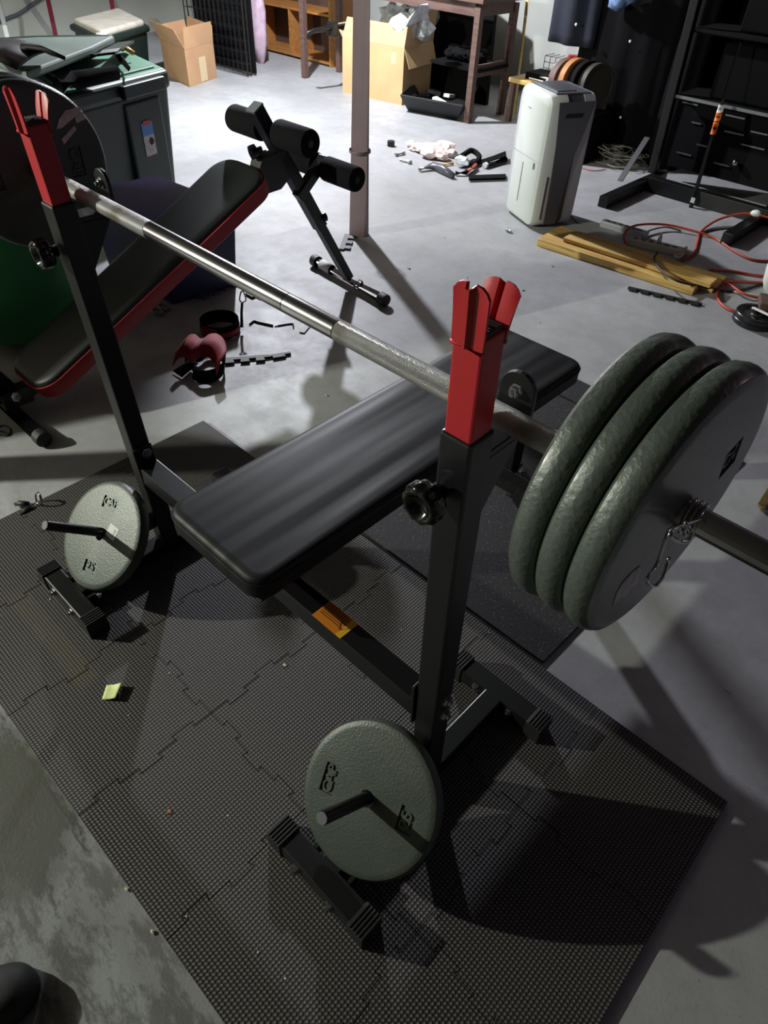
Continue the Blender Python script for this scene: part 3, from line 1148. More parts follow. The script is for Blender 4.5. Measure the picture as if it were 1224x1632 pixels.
rp = slab(.285, 0, Lp, .085, .085, [(-.062, .004), (-.058, 0), (-.012, 0), (-.008, .003)], M_redv, 'red_pad_side', su, taper=.12, label='red vinyl side of the pad')
slab(.279, .003, Lp - .003, .083, .083, [(-.010, 0), (-.002, .001), (.004, .006), (.007, .014), (.009, .03)], M_vinylg, 'pad_top', su, taper=.12)
obj('red_piping', G().tube([MP @ V((px * (1 - .12 * (1 - py / Lp)), py, -.009)) for px, py in rrect(0, Lp / 2, .287, Lp + .002, .086, 8)], .0022, 6, closed=True), M_redv, rp, smooth=True)
# low end
obj('low_leg', G().bar((-2.19, .60, .075), (-2.19, .50, .075), .05, .06), M_black, su, bevel=.003)
lf = obj('floor_bar', G().cyl((-2.42, .525, .027), (-1.965, .525, .027), .0245, 24), M_knob, su, smooth='auto')
obj('end_cap', G().lathe([(0, .004), (.026, .004), (.027, 0), (.027, -.03), (.0265, -.032)], (-1.965, .525, .027), (1, 0, 0), 20), M_rub, lf)
roller(-2.46, -2.17, .515, .115, .046, su)
bolt((-2.14, .54, .098), (.6, -.6, .5), su, .010)

# ================================================================== GREEN WHEELED BIN, LIDS AND TOTES
gb = thing('storage_bin', 'tall dark green plastic storage bin with a product sticker behind the bar', 'storage bin', (-3.75, 1.9, 0))
zt = .63
c0, c1, c2 = at(104, 152, zt), at(269, 110, zt), at(196, 76, zt)
c3 = c0 + (c2 - c1)
b1 = V((-3.765, 2.235, 0))
cen = (c0 + c1 + c2 + c3) / 4


def frust(top, k, z0, z1, dz_=0):
    ctr = sum((V((p.x, p.y, 0)) for p in top), V()) / 4
    p = []
    for q in top:
        d = V((q.x, q.y, 0)) - ctr
        p.append(V((ctr.x + d.x * k, ctr.y + d.y * k, z0)))
    for q in top:
        p.append(V((q.x, q.y, z1)))
    return p


tops = [c0, c1, c2, c3]
body_k = .86
pp = frust([cen + (q - cen) * .96 for q in tops], body_k, 0, zt - .06)
obj('body', G().hexa(pp), M_green, gb, bevel=.03, seg=4)
pp = frust(tops, 1.0, zt - .085, zt)
rim_ = obj('rim', G().hexa(pp), M_green, gb, bevel=.025, seg=4)
pp = frust([cen + (q - cen) * .95 for q in tops], 1, zt - .02, zt + .004)
obj('lid_panel', G().hexa(pp), M_greenl, gb, bevel=.012, seg=3)
pp = frust([cen + (q - cen) * .80 for q in tops], 1, zt, zt + .014)
obj('lid_centre', G().hexa(pp), M_greenl, gb, bevel=.010, seg=3)
# handle latch and ribs on the front face
ef = (c1 - c0).normalized()
nf = V((ef.y, -ef.x, 0))
base = c0.lerp(c1, .68)
MBn = Matrix((ef, V((0, 0, 1)), nf)).transposed().to_4x4()
MBn.translation = V((base.x, base.y, 0))
obj('latch_handle', G().box(-.15, .15, zt - .075, zt - .015, .0, .035, MBn), M_green, gb, bevel=.008)
obj('rib_panel', G().box(-.13, .13, .10, zt - .10, -.055, -.004, MBn), M_green, gb, bevel=.012)
sk = MBn @ Matrix.Translation((-.005, .36, -.003))
s_ = obj('product_sticker', G().box(-.04, .04, -.085, .07, 0, .0015, sk), M_stk_g, gb, label='blue, red and white product sticker')
obj('sticker_blue_band', G().box(-.04, .04, .01, .07, .0015, .002, sk), M_stk_b, gb)
obj('sticker_red_logo', G().box(-.026, .026, .058, .078, .002, .0026, sk), M_stk_r, gb, bevel=.004)
obj('sticker_picture', G().cyl(sk @ V((.014, -.02, .0015)), sk @ V((.014, -.02, .002)), .018, 16), M_navy, gb)
# grey-green big lid/tote on the left
gl = thing('plastic_lid', 'wide dull grey-green plastic lid lying tilted on the green storage bin', 'lid', (-4.2, 1.5, .66))
z2 = .70
q0, q1, q2, q3 = at(45, 130, z2), at(150, 88, z2), at(185, 70, z2), at(-60, 80, z2)
g = G()
g.prism([q0, q1, q2, at(60, 72, z2), q3], (0, 0, .035))
obj('lid_sheet', g, M_greyl, gl, bevel=.01)
g = G()
g.prism([at(45, 131, z2 - .045), at(150, 89, z2 - .045), at(185, 72, z2 - .045), at(60, 74, z2 - .045), at(-60, 82, z2 - .045)], (0, 0, .05))
obj('lid_skirt', g, M_green, gl, bevel=.01)
# dark green bag-like strip and blades on the bin
t = obj('rubber_strip', G().sheet([[at(140 + 12 * i, 86 - 3 * i + 4 * math.sin(i), .70 + .02 * math.sin(i * 1.1)) + V((0, .05 * j, 0.0)) for j in range(3)] for i in range(5)], .01),
        M_green, label='curled dark green rubber strip on the bin lid', cat='rubber strip')
t = obj('umbrella', G().tube([at(92, 136, .665), at(120, 128, .672), at(186, 116, .675), at(190, 117, .673)], [.035, .038, .03, .012], 12), M_cloth, smooth=True,
        label='folded dark green compact umbrella lying across the bin lid', cat='umbrella')
obj('hand_trowel', G().sheet([[at(183, 88, .67), at(190, 86, .69)], [at(192, 100, .67), at(200, 97, .69)], [at(203, 112, .665), at(206, 106, .68)]], .008), M_shelf,
    label='dark flat blade standing on the pale green bin lid', cat='blade')
obj('yellow_toy_part', G().tube([at(195, 78, .68), at(203, 78, .70), at(213, 85, .68)], .012, 8), M_amber, smooth=True, label='small amber plastic piece at the back of the bin lid', cat='plastic piece')
# black curved shoe-like item top left
g = G()
rows = []
for i in range(9):
    u = i / 8
    p = at(-20 + 82 * u, 108 - 30 * math.sin(u * 2.2) + 12 * u, .76)
    rows.append([p + V((.10 * (j - 1.5) * .7, .05 * (j - 1.5), .035 * math.sin(PI * j / 3) + .02 * u)) for j in range(4)])
g.sheet(rows, .015)
obj('rubber_boot', g, M_blackm, smooth=True, label='black curved rubber piece lying on the grey lid at the top left', cat='rubber piece')

# green exercise ball
g = G()
BC, BRd = V((-2.70, .80, .30)), .30
prof = []
for k in range(33):
    a = -PI / 2 + PI * k / 32
    rr = BRd * (1 + .008 * (math.sin(a * 14) > .8))
    prof.append((max(0, rr * math.cos(a)), rr * math.sin(a)))
g.lathe(prof, BC, (.25, .1, 1), 48)
obj('exercise_ball', g, M_ball, smooth=True, label='large green ridged ball on the floor at the left edge behind the upright', cat='ball')
# blue tote
bt = thing('blue_tote', 'blue plastic tote on the floor behind the sit-up bench', 'tote', (-2.78, 1.42, 0))
Q = [V((-3.02, 1.33, .36)), V((-2.50, 1.36, .36)), V((-2.46, 1.72, .36)), V((-3.0, 1.68, .36))]
obj('body', G().hexa(frust(Q, .90, 0, .34)), M_blue, bt, bevel=.015, seg=3)
obj('rim', G().hexa(frust([(V((-2.745, 1.52, .36)) + (q - V((-2.745, 1.52, .36))) * 1.05) for q in Q], 1, .33, .36)), M_blue, bt, bevel=.008)
obj('end_handle', G().box(-2.475, -2.445, 1.50, 1.58, .16, .24), M_black, bt, bevel=.006)

# ================================================================== LEFT BACK CLUTTER
lc = thing('lidded_bin', 'dark green bin with a dirty white lid against the left wall', 'storage bin', (-7.2, 3.7, 0))
zt = .36
Q = [at(108, 44, zt), at(172, 66, zt), at(238, 40, zt), at(175, 16, zt)]
Q = [at(112, 38, zt), at(160, 62, zt), at(236, 40, zt), at(192, 18, zt)]
cc = sum(Q, V()) / 4
obj('body', G().hexa(frust([cc + (q - cc) * .96 for q in Q], .88, 0, zt - .03)), M_green, lc, bevel=.03, seg=3)
obj('rim', G().hexa(frust([cc + (q - cc) * 1.04 for q in Q], 1, zt - .05, zt)), M_green, lc, bevel=.02, seg=3)
obj('white_lid', G().hexa(frust([cc + (q - cc) * .90 for q in Q], 1, zt - .01, zt + .04)), mat('dirty_white_plastic', (190, 184, 170), .6, var=.12, vscale=12), lc, bevel=.02, seg=3)
obj('lid_clip', G().box(-.04, .04, -.03, .03, -.06, .03, Matrix.Translation(at(163, 60, zt + .0))), M_white, lc, bevel=.006)
# maroon poles
for k, (pa, pb, lb_) in enumerate((((90, 78), (70, -30), 'thin maroon pole leaning on the wall, left of the pair'),
                                   ((186, 72), (170, -40), 'thin maroon pole leaning on the wall, right of the pair'))):
    b0 = at(pa[0] + 8, pa[1] + 22, 0.0)
    top = ony(pb[0], pb[1], b0.y + .15)
    obj('leaning_pole', G().cyl(b0, top, .02, 12), M_maroon, smooth=True, label=lb_, cat='pole', group='maroon poles by the left wall')
b0 = at(22, 100, 0)
obj('leaning_pole', G().cyl(b0, ony(-8, -20, b0.y + .2), .022, 12), M_wplast, smooth=True, label='white pole leaning on the wall at the top left corner', cat='pole')
cb = spline([(XL + .02, 2.6, .05), onx(10, 30, XL + .02), onx(30, 22, XL + .02), onx(62, 0, XL + .02), onx(90, -20, XL + .02)], 6)
obj('wall_cable', G().tube(cb, .016, 8), M_gplast, smooth=True, label='grey cable running up the left wall at the corner', cat='cable')

# ------- open cardboard box (left)
def cbox(name, label, corners, h, m, flaps, tape=None):
    t = thing(name, label, 'cardboard box', sum(corners, V()) / 4)
    n = len(corners)
    th = .006
    ctr = sum(corners, V()) / 4
    obj('box_bottom', G().prism(corners, (0, 0, th)), m, t)
    for i in range(4):
        a, b = corners[i], corners[(i + 1) % 4]
        d = (b - a).normalized()
        nn = V((-d.y, d.x, 0))
        if nn.dot(ctr - a) < 0:
            nn = -nn
        obj('box_side', G().hexa([a + V((0, 0, th)), b + V((0, 0, th)), b + nn * th + V((0, 0, th)), a + nn * th + V((0, 0, th)), a + V((0, 0, h)), b + V((0, 0, h)), b + nn * th + V((0, 0, h)), a + nn * th + V((0, 0, h))]), m, t)
        fl = flaps.get(i) or ()
        for f in (fl if fl and isinstance(fl[0], tuple) else (fl,) if fl else ()):
            L, outw, upw = f
            off = -nn * outw * L + V((0, 0, upw * L))
            z = V((0, 0, h + .001))
            ta, tb = a + d * .01 + off, b - d * .01 + off
            obj('flap', G().hexa([a + z, b + z, b + nn * .004 + z, a + nn * .004 + z, ta + z, tb + z, tb + nn * .004 + z, ta + nn * .004 + z]), m, t)
    if tape is not None:
        i, u0, u1, z0, z1 = tape
        a, b = corners[i], corners[(i + 1) % 4]
        d = (b - a).normalized()
        nn = V((-d.y, d.x, 0))
        if nn.dot(ctr - a) > 0:
            nn = -nn
        p, q = a.lerp(b, u0), a.lerp(b, u1)
        obj('tape_strip', G().hexa([p + V((0, 0, z0)), q + V((0, 0, z0)), q + nn * .001 + V((0, 0, z0)), p + nn * .001 + V((0, 0, z0)), p + V((0, 0, z1)), q + V((0, 0, z1)), q + nn * .001 + V((0, 0, z1)), p + nn * .001 + V((0, 0, z1))]), M_tape, t)
    return t


k0, k1 = at(303, 139), at(346, 124)
k3 = at(264, 119)
k2 = k1 + (k3 - k0)
cbox('cardboard_box', 'open cardboard box with a strip of pale tape behind the green storage bin', [k0, k1, k2, k3], .27, M_card2,
     {0: (.15, .05, 1.0), 3: (.16, .45, .88), 1: (.12, .1, 1.0), 2: (.10, .2, .95)}, (0, .42, .66, .01, .19))
# crate
cr = thing('wire_crate', 'folded black wire pet crate leaning beside the cardboard box', 'wire crate', at(370, 120))
ca, cb_ = at(305, 100), at(396, 123)
dxx = (cb_ - ca)
lean = V((-.10, .30, 0))
Hc = .95
ex_ = dxx.normalized()
for off in (0, .04):
    o_ = V((-ex_.y, ex_.x, 0)) * off
    A0, B0 = ca + o_ + V((0, 0, .01)), cb_ + o_ + V((0, 0, .01))
    A1, B1 = A0 + V((-.03, .02, Hc)), B0 + V((-.03, .02, Hc))
    obj('wire_frame', G().tube([A0, B0, B1, A1], .007, 6, closed=True), M_black, cr)
    g = G()
    for k in range(1, 13):
        g.tube([A0.lerp(B0, k / 13), A1.lerp(B1, k / 13)], .002, 4)
    for k in range(1, 11):
        g.tube([A0.lerp(A1, k / 11), B0.lerp(B1, k / 11)], .003, 4)
    obj('wire_grid', g, M_black, cr, kind='stuff')
g = G().hexa([ca + V((0, .10, .02)), cb_ + V((0, .08, .02)), cb_ + V((0, .10, .02)), ca + V((0, .12, .02)), ca + V((0, .10, .9)), cb_ + V((0, .08, .9)), cb_ + V((0, .10, .9)), ca + V((0, .12, .9))])
obj('crate_tray', g, M_shelf, cr)
hose = spline([at(332, 74, .02), at(318, 40, .22), at(312, 10, .36)], 6)
obj('grey_hose', G().tube(hose, .014, 8), M_lplast, smooth=True, label='short pale grey hose standing up behind the cardboard box', cat='hose')
g = G()
g.blob(at(404, 103, .0) + V((0, .10, .33)), .09, .07, .34, .10, 3, 5)
obj('insulation_roll', g, M_pink, smooth=True, label='pale pink insulation batt standing between wire crate and bookcase', cat='insulation')

# bookcase
bk = thing('bookcase', 'open orange-brown wooden bookcase standing against the back wall', 'bookcase', (-6.3, 5.45, 0))
bx0, bx1, by0, by1 = -6.95, -5.72, 5.30, 5.62
obj('side_panel', G().box(bx0, bx0 + .02, by0, by1, 0, 1.0), M_oak, bk)
obj('side_panel', G().box(bx1 - .02, bx1, by0, by1, 0, 1.0), M_oak, bk)
obj('back_panel', G().box(bx0 + .02, bx1 - .02, by1 - .008, by1, 0, 1.0), mat('dark_hardboard', (74, 56, 48), .8), bk)
for z in (.02, .40, .80):
    obj('shelf', G().box(bx0 + .02, bx1 - .02, by0, by1 - .008, z, z + .02), M_oak, bk)
obj('divider', G().box(-6.33, -6.31, by0, by1 - .008, .04, .40), M_oak, bk)

# workbench
wb = thing('work_table', 'brown wooden work table with a low shelf along the back wall', 'table', (-4.5, 5.0, 0))
TXa, TXb, TYa, TYb = -5.53, -3.60, 4.80, 5.24
for x_, y_ in ((TXa, TYa), (TXb, TYa), (TXa, TYb), (TXb - .005, TYb)):
    obj('leg', G().box(x_ - .025, x_ + .025, y_ - .025, y_ + .025, 0, .74), M_brown, wb, bevel=.002)
obj('table_top', G().box(TXa - .05, TXb + .06, TYa - .05, TYb + .02, .76, .79), M_brown, wb, bevel=.002)
obj('apron', G().box(TXa + .025, TXb - .025, TYa - .02, TYa + .0, .68, .76), M_brown, wb)
obj('apron', G().box(TXb - .01, TXb + .01, TYa + .025, TYb - .025, .68, .76), M_brown, wb)
obj('low_shelf', G().box(-4.05, TXb + .03, TYa + .026, TYb - .026, .335, .355), M_shelf, wb)
obj('shelf_rail', G().bar(V((TXb, TYa + .026, .34)), V((TXb, TYb - .026, .34)), .02, .08), M_brown, wb)

# vice / pipe clamp on the floor bookcase
pc = thing('pipe_clamp', 'dark steel pipe clamp lying across between table leg and column', 'clamp', at(520, 50, .45))
obj('pipe', G().tube([at(492, 60, .40), at(493, 52, .44), at(500, 49, .45), at(556, 40, .47)], .018, 8), M_dark, pc, smooth=True)
obj('clamp_jaw', G().box(-.04, .04, -.03, .03, -.05, .05, Matrix.Translation(at(530, 46, .45))), M_dark, pc, bevel=.006)

# ------- box 2
k0, k1 = at(546, 147), at(640, 168)
k2 = at(684, 153)
k3 = k0 + (k2 - k1)
cbox('cardboard_box', 'tall open cardboard box stuffed with plastic wrap behind the column', [k0, k1, k2, k3], .40, M_card,
     {0: (.15, -.35, .9), 1: ((.22, .12, .97), (.15, .35, -.93)), 3: (.12, .6, .7)}, (0, .80, .88, .28, .36))
t = thing('plastic_wrap', 'crumpled clear plastic wrap spilling from the tall cardboard box', 'plastic wrap', at(640, 70, .4))
g = G()
for k in range(7):
    g.blob(at(612 + 9 * k, 20 + (k % 3) * 8, .55) + V((0, .1, -.03)), .12, .10, .10, .22, 2, 20 + k)
obj('wrap_mass', g, M_poly, t)
obj('white_flap', G().sheet([[at(645, 42, .60), at(678, 28, .64)], [at(652, 28, .66), at(683, 12, .70)], [at(668, 10, .72), at(682, 5, .74)]], .01), M_poly, t)
# black tray
tr = thing('mixing_tub', 'shallow black plastic tub with scraps in front of the work table', 'tub', at(690, 170))
zt = .13
T0, T1, T3 = at(640, 150, zt), at(737, 167, zt), at(681, 114, zt)
T2 = T1 + (T3 - T0) * .9
cc = (T0 + T1 + T2 + T3) / 4


def ringq(k, z):
    return [V((cc.x + (q.x - cc.x) * k, cc.y + (q.y - cc.y) * k, z)) for q in (T0, T1, T2, T3)]


g = G()
lev = [ringq(1.0, zt), ringq(1.03, zt), ringq(1.03, zt - .012), ringq(.82, 0), ringq(.80, .004), ringq(.97, zt - .004)]
vs = [[g.bm.verts.new(p) for p in r] for r in lev]
for i in range(len(vs) - 1):
    for k in range(4):
        g.bm.faces.new((vs[i][k], vs[i][(k + 1) % 4], vs[i + 1][(k + 1) % 4], vs[i + 1][k]))
g.bm.faces.new(vs[3])
g.bm.faces.new(vs[4]) if False else None
obj('tub_shell', g, M_rub, tr, bevel=.004)
cols_ = (M_white, M_gplast, M_white, M_shelf, M_gplast, M_cloth)
for k in range(6):
    c_ = at((700, 690, 716, 672, 660, 655)[k], (158, 150, 150, 155, 148, 160)[k], .04)
    obj('scrap', G().box(-.06, .06, -.03, .03, 0, .03, Matrix.Translation((c_.x, c_.y, .012 + .03 * (k % 2))) @ Matrix.Rotation(k * .9, 4, 'Z') @ Matrix.Rotation(.2, 4, 'Y')),
        cols_[k], bevel=.006, cat='scrap', group='scraps lying in the black tub',
        label=('white plastic scrap in the black tub, brightest one', 'grey scrap at the middle of the black tub', 'white scrap at the right end of the black tub', 'black scrap at the centre of the black tub', 'grey scrap near the left end of the black tub', 'black cloth scrap at the left of the black tub')[k])
# dark bulk goods on and under the shelf
g = G()
for k in range(5):
    g.blob(V((-3.96 + .06 * k, 5.02, .40)), .08, .09, .045, .25, 3, 40 + k)
obj('tarp_heap', g, M_shelf, smooth=True, label='dark crumpled tarp heap on the low shelf of the work table', cat='tarp')
obj('dark_board', G().hexa([(-4.85, 5.36, 0), (-3.85, 5.36, 0), (-3.85, 5.40, 0), (-4.85, 5.40, 0), (-4.75, 5.60, .95), (-4.05, 5.60, .70), (-4.05, 5.64, .70), (-4.75, 5.64, .95)]), M_shelf,
    label='tall dark board leaning behind the work table', cat='board')
b0 = at(808, 178, 0)
b0 = V((b0.x + .075, b0.y + .0, .0))
obj('broom_handle', G().cyl(b0, ony(842, -12, b0.y - .02), .013, 12), M_stick, smooth=True, label='pale wooden broom handle leaning beside the work table', cat='broom handle')
obj('wood_post', G().cyl((-3.15, 6.0, 0), (-3.12, 6.03, 1.9), .03, 12), M_stick, smooth=True, label='thin tan wooden post against the back wall', cat='post')

# side table with clutter behind the dehumidifier
st_ = thing('low_table', 'low wooden table loaded with clutter behind the dehumidifier', 'table', (-3.1, 5.3, 0))
obj('table_top', G().box(-3.46, -2.75, 5.08, 5.60, .27, .30), M_pine, st_, bevel=.003)
for x_, y_ in ((-3.43, 5.11), (-2.78, 5.11), (-3.43, 5.57), (-2.78, 5.57)):
    obj('leg', G().box(x_ - .02, x_ + .02, y_ - .02, y_ + .02, 0, .27), M_brown, st_)
obj('flat_box', G().box(-3.36, -3.10, 5.15, 5.35, .30, .345, None), M_shelf, label='flat black box on the left of the cluttered low table', cat='box', bevel=.003)
g = G()
for k in range(5):
    g.tube([(-3.38 + .05 * k, 5.42, .31), (-3.38 + .05 * k, 5.42, .42), (-3.38 + .05 * k, 5.55, .42)], .003, 4)
for z in (.34, .38, .42):
    g.tube([(-3.38, 5.42, z), (-3.18, 5.42, z)], .003, 4)
obj('wire_rack', g, M_steel, label='small grey wire rack at the back of the low table', cat='wire rack')
obj('bar_clamp', G().tube([(-3.16, 5.25, .37), (-2.85, 5.14, .33)], .016, 8), M_stk_r, label='red bar clamp lying on the low table', cat='clamp')
obj('bar_clamp', G().tube([(-3.12, 5.36, .40), (-2.80, 5.22, .37)], .014, 8), M_navy, label='dark blue bar clamp behind the red one on the low table', cat='clamp')
obj('white_finial', G().blob((-3.13, 5.2, .40), .025, .025, .03), M_wplast, smooth=True, label='round white knob on the low table', cat='knob')
obj('pipe_fitting', G().lathe([(.012, 0), (.022, 0), (.022, .03), (.012, .03)], (-3.10, 5.10, .325), (0, -1, 0), 16, closed=True), M_white, smooth='auto', label='white ring fitting at the front of the low table', cat='pipe fitting')
obj('red_tool', G().box(-.05, .05, -.03, .03, 0, .06, Matrix.Translation((-3.05, 5.3, .42)) @ Matrix.Rotation(.6, 4, 'Z')), M_redv, bevel=.01, label='red tool head on top of the clutter on the low table', cat='tool')
g = G().tube([(-3.30, 5.12, .315), (-3.0, 5.10, .315), (-2.98, 5.14, .33), (-3.28, 5.16, .33)], .007, 6)
obj('metal_rods', g, M_chrome, label='bright bent metal rods on the front of the low table', cat='rods')

# drums / hoops
for k, (m_, dx_, r_) in enumerate(((M_brown, -.07, .130), (M_tan, .04, .140), (M_shelf, .15, .135), (M_olive, .26, .130))):
    g = G().lathe([(0, 0.006), (r_ - .012, 0.006), (r_ - .012, 0), (r_, 0), (r_, .06), (r_ - .012, .06), (r_ - .012, .054), (0, .054)], (-2.70 + dx_ * .62, 4.68 + dx_ * .12, .435), (1, -.35, .1), 32)
    obj('drum_hoop', g, m_, smooth='auto', cat='hoop', group='hoops stacked behind the dehumidifier',
        label=('dark brown hoop at the left of the stack behind the dehumidifier', 'glossy tan wooden hoop second in the stack behind the dehumidifier', 'black hoop third in the stack behind the dehumidifier', 'thin olive hoop at the right of the stack behind the dehumidifier')[k])
obj('hoop_crate', G().box(-2.86, -2.42, 4.58, 4.84, 0, .29), M_shelf, bevel=.004, label='low black crate under the stacked hoops', cat='crate')

# ================================================================== DARK RIGHT BACK
def softbag(name, label, x0, x1, y, z0, z1, th, m, folds=5, seed=1, cat='bag'):
    rnd = random.Random(seed)
    g = G()
    grid = []
    nz, nx = 16, 14
    ph = [rnd.uniform(0, 6) for _ in range(4)]
    for i in range(nz + 1):
        z = z0 + (z1 - z0) * i / nz
        row = []
        for j in range(nx + 1):
            u = j / nx
            bulge = th * math.sin(PI * min(1, max(0, u))) ** .5 * (math.sin(PI * min(1, .08 + .88 * i / nz)) ** .4)
            fold = .018 * math.sin(u * folds * 2 * PI + ph[0] + .4 * math.sin(z * 5 + ph[1]))
            row.append(V((x0 + (x1 - x0) * u, y - bulge - fold, z)))
        grid.append(row)
    back = [[V((p.x, y + .03, p.z)) for p in row] for row in grid]
    vs = [[g.bm.verts.new(p) for p in row] for row in grid]
    vb = [[g.bm.verts.new(p) for p in row] for row in back]
    for i in range(nz):
        for j in range(nx):
            g.bm.faces.new((vs[i][j], vs[i][j + 1], vs[i + 1][j + 1], vs[i + 1][j]))
            g.bm.faces.new((vb[i][j], vb[i + 1][j], vb[i + 1][j + 1], vb[i][j + 1]))
    for i in range(nz):
        g.bm.faces.new((vs[i][0], vs[i + 1][0], vb[i + 1][0], vb[i][0]))
        g.bm.faces.new((vs[i][-1], vb[i][-1], vb[i + 1][-1], vs[i + 1][-1]))
    for j in range(nx):
        g.bm.faces.new((vs[0][j], vb[0][j], vb[0][j + 1], vs[0][j + 1]))
        g.bm.faces.new((vs[-1][j], vs[-1][j + 1], vb[-1][j + 1], vb[-1][j]))
    t = thing(name, label, cat, ((x0 + x1) / 2, y, z0))
    obj('fabric_shell', g, m, t, smooth=True)
    return t


t = softbag('garment_bag', 'tall black fabric bag with metal studs hanging behind the dehumidifier', -2.86, -2.16, 5.02, .0, 1.7, .10, M_cloth, 4, 3)
for px, py in ((1004, 66), (989, 187), (960, 213)):
    p = ony(px, py, 4.885)
    obj('stud', G().blob(p, .009, .006, .009, 0, 1), M_white, t)
t = softbag('garment_bag', 'narrow black fabric bag hanging against the dark shelving frame', -2.15, -1.93, 4.98, .0, 1.7, .08, M_cloth, 3, 9)
p = ony(1058, 205, 4.87)
obj('stud', G().blob(p, .010, .006, .010, 0, 1), M_white, t)
t = softbag('duffel_bag', 'navy blue fabric bag hanging above the stacked hoops', -3.06, -2.70, 4.92, .60, 1.5, .10, M_navy, 2, 4)
obj('stud', G().blob(ony(918, 39, 4.80), .01, .006, .01, 0, 1), M_white, t)
g = G()
for k in range(5):
    g.blob(ony(980 + 10 * k, 10 - 5 * k, 4.84) + V((0, -.02 * (k % 2), .02)), .05, .04, .045, .2, 2, 60 + k)
obj('jeans', g, M_denim, smooth=True, label='light blue denim jeans draped over the black fabric bag', cat='jeans')

sh = thing('shelving_rack', 'large black steel rack with shelves and feet along the right back', 'rack', (-1.2, 4.7, 0))
obj('foot', G().box(-1.925, -1.865, 3.95, 4.72, .0, .062), M_rackb, sh, bevel=.003)
obj('foot', G().box(-1.17, -1.11, 3.97, 4.72, .0, .062), M_rackb, sh, bevel=.003)
obj('cross_beam', G().box(-1.86, .9, 4.43, 4.49, .005, .085), M_rackb, sh, bevel=.003)
obj('post', G().bar((-1.925, 4.62, .06), (-1.99, 4.62, 1.5), .05, .05), M_rackb, sh, bevel=.004)
obj('post', G().box(-1.165, -1.115, 4.72, 4.77, .0, 1.5), M_rackb, sh, bevel=.004)
obj('brace_strip', G().bar((-1.985, 4.30, .06), (-2.0, 4.56, .26), .035, .008, V((0, -1, 1))), M_steel, sh, label='bare grey metal brace at the foot of the rack')
for z in (.50, .83):
    sf = obj('shelf', G().box(-1.93, .9, 4.62, 5.05, z - .02, z), M_shelf, sh)
    obj('shelf_lip', G().box(-1.93, .9, 4.605, 4.62, z - .012, z + .004), M_steel if z < .6 else M_shelf, sf)
obj('back_panel', G().box(-2.3, .9, 5.14, 5.16, .02, 1.9), M_shelf, sh)
rnd = random.Random(3)
for px, py, w_ in ((1100, 165, .05), (1172, 186, .06), (1110, 196, .03), (1170, 212, .06), (1210, 212, .05), (1120, 232, .04), (1200, 234, .07), (1090, 245, .05), (1150, 262, .05), (1105, 292, .05)):
    p = ony(px, py, 4.74)
    if p.z > .03:
        obj('panel_slot', G().box(p.x - w_, p.x + w_, p.y - .004, p.y, p.z - .004, p.z + .004, None), M_steel, sh)
obj('lower_panel', G().box(-1.10, .9, 4.745, 4.765, .09, .48), M_shelf, sh)
obj('lower_panel', G().box(-1.90, -1.17, 4.745, 4.765, .09, .48), M_shelf, sh)
p = ony(1170, 260, 4.70)
obj('chrome_knob', G().blob((p.x, 4.72, p.z), .02, .02, .02, 0, 2), M_chrome, sh, smooth=True)
obj('storage_crate', G().box(-1.75, -.2, 4.68, 5.0, .51, .78), M_cloth, bevel=.01, label='long black crate on the lower shelf of the black rack', cat='crate')
obj('storage_crate', G().box(-1.7, .5, 4.68, 5.0, .84, 1.35), M_cloth, bevel=.01, label='tall black crate on the upper shelf of the black rack', cat='crate')
# thin antenna-like pole
ap = thing('snow_stake', 'thin black pole with an orange and white tag leaning on the black rack', 'pole', (-1.53, 4.38, 0))
pa, pb = V((-1.53, 4.385, .0)), ony(1180, 68, 4.56)
obj('rod', G().tube([pa, pb], [.013, .006], 10), M_black, ap, smooth=True)
d_ = (pb - pa)
obj('orange_tag', G().tube([pa + d_ * .47, pa + d_ * .545], .016, 12), M_tag, ap)
obj('orange_tag', G().tube([pa + d_ * .55, pa + d_ * .60], .0165, 12), M_tag, ap)
obj('white_tag', G().tube([pa + d_ * .60, pa + d_ * .645], .0165, 12), M_white, ap)
obj('metal_tip', G().box(-.012, .012, -.010, .010, .03, .06, Matrix.Translation(pa)), M_bolt, ap)

# grey cable tangle
rnd = random.Random(5)
g = G()
cpt = at(982, 262)
for k in range(14):
    pts = []
    a0 = rnd.uniform(0, 6)
    r0 = rnd.uniform(.03, .13)
    ccx, ccy = cpt.x + rnd.uniform(-.07, .07), cpt.y + rnd.uniform(-.06, .06)
    for i in range(9):
        a = a0 + i * .75
        pts.append((ccx + r0 * math.cos(a) * 1.3, ccy + r0 * math.sin(a), .008 + .006 * k + .01 * math.sin(a * 2 + k) + .012))
    g.tube(spline(pts, 4), .0038, 5)
obj('cable_bundle', g, M_cordg, smooth=True, label='tangled pile of thin grey cable on the floor beside the black rack', cat='cable')
obj('thin_wire', G().tube(spline([at(925, 267, .004), at(945, 272, .004), at(965, 270, .006)], 5), .003, 5), M_cord, smooth=True, label='short thin reddish wire running to the grey cable pile', cat='wire')

# ================================================================== DEHUMIDIFIER
dh = thing('dehumidifier', 'tall white and grey dehumidifier standing on the floor by the boards', 'dehumidifier', (-2.1, 3.5, 0))
ang = math.atan2(.18, -.33)
e1 = V((-.30, .150, 0)).normalized()     # along the white front face, leftwards
e2 = V((e1.y, -e1.x, 0))                 # depth, to the right/back
if e2.x < 0:
    e2 = -e2
P0 = V((-1.985, 3.315, 0))


def dbox(u0, u1, v0, v1, z0, z1, k=1.0):
    p = []
    for z, kk in ((z0, 1), (z1, k)):
        for u, v in ((u0, v0), (u1, v0), (u1, v1), (u0, v1)):
            p.append(P0 + e1 * u + e2 * v + V((0, 0, z)))
    return p


HT = .645
Wd, Dp = .325, .27


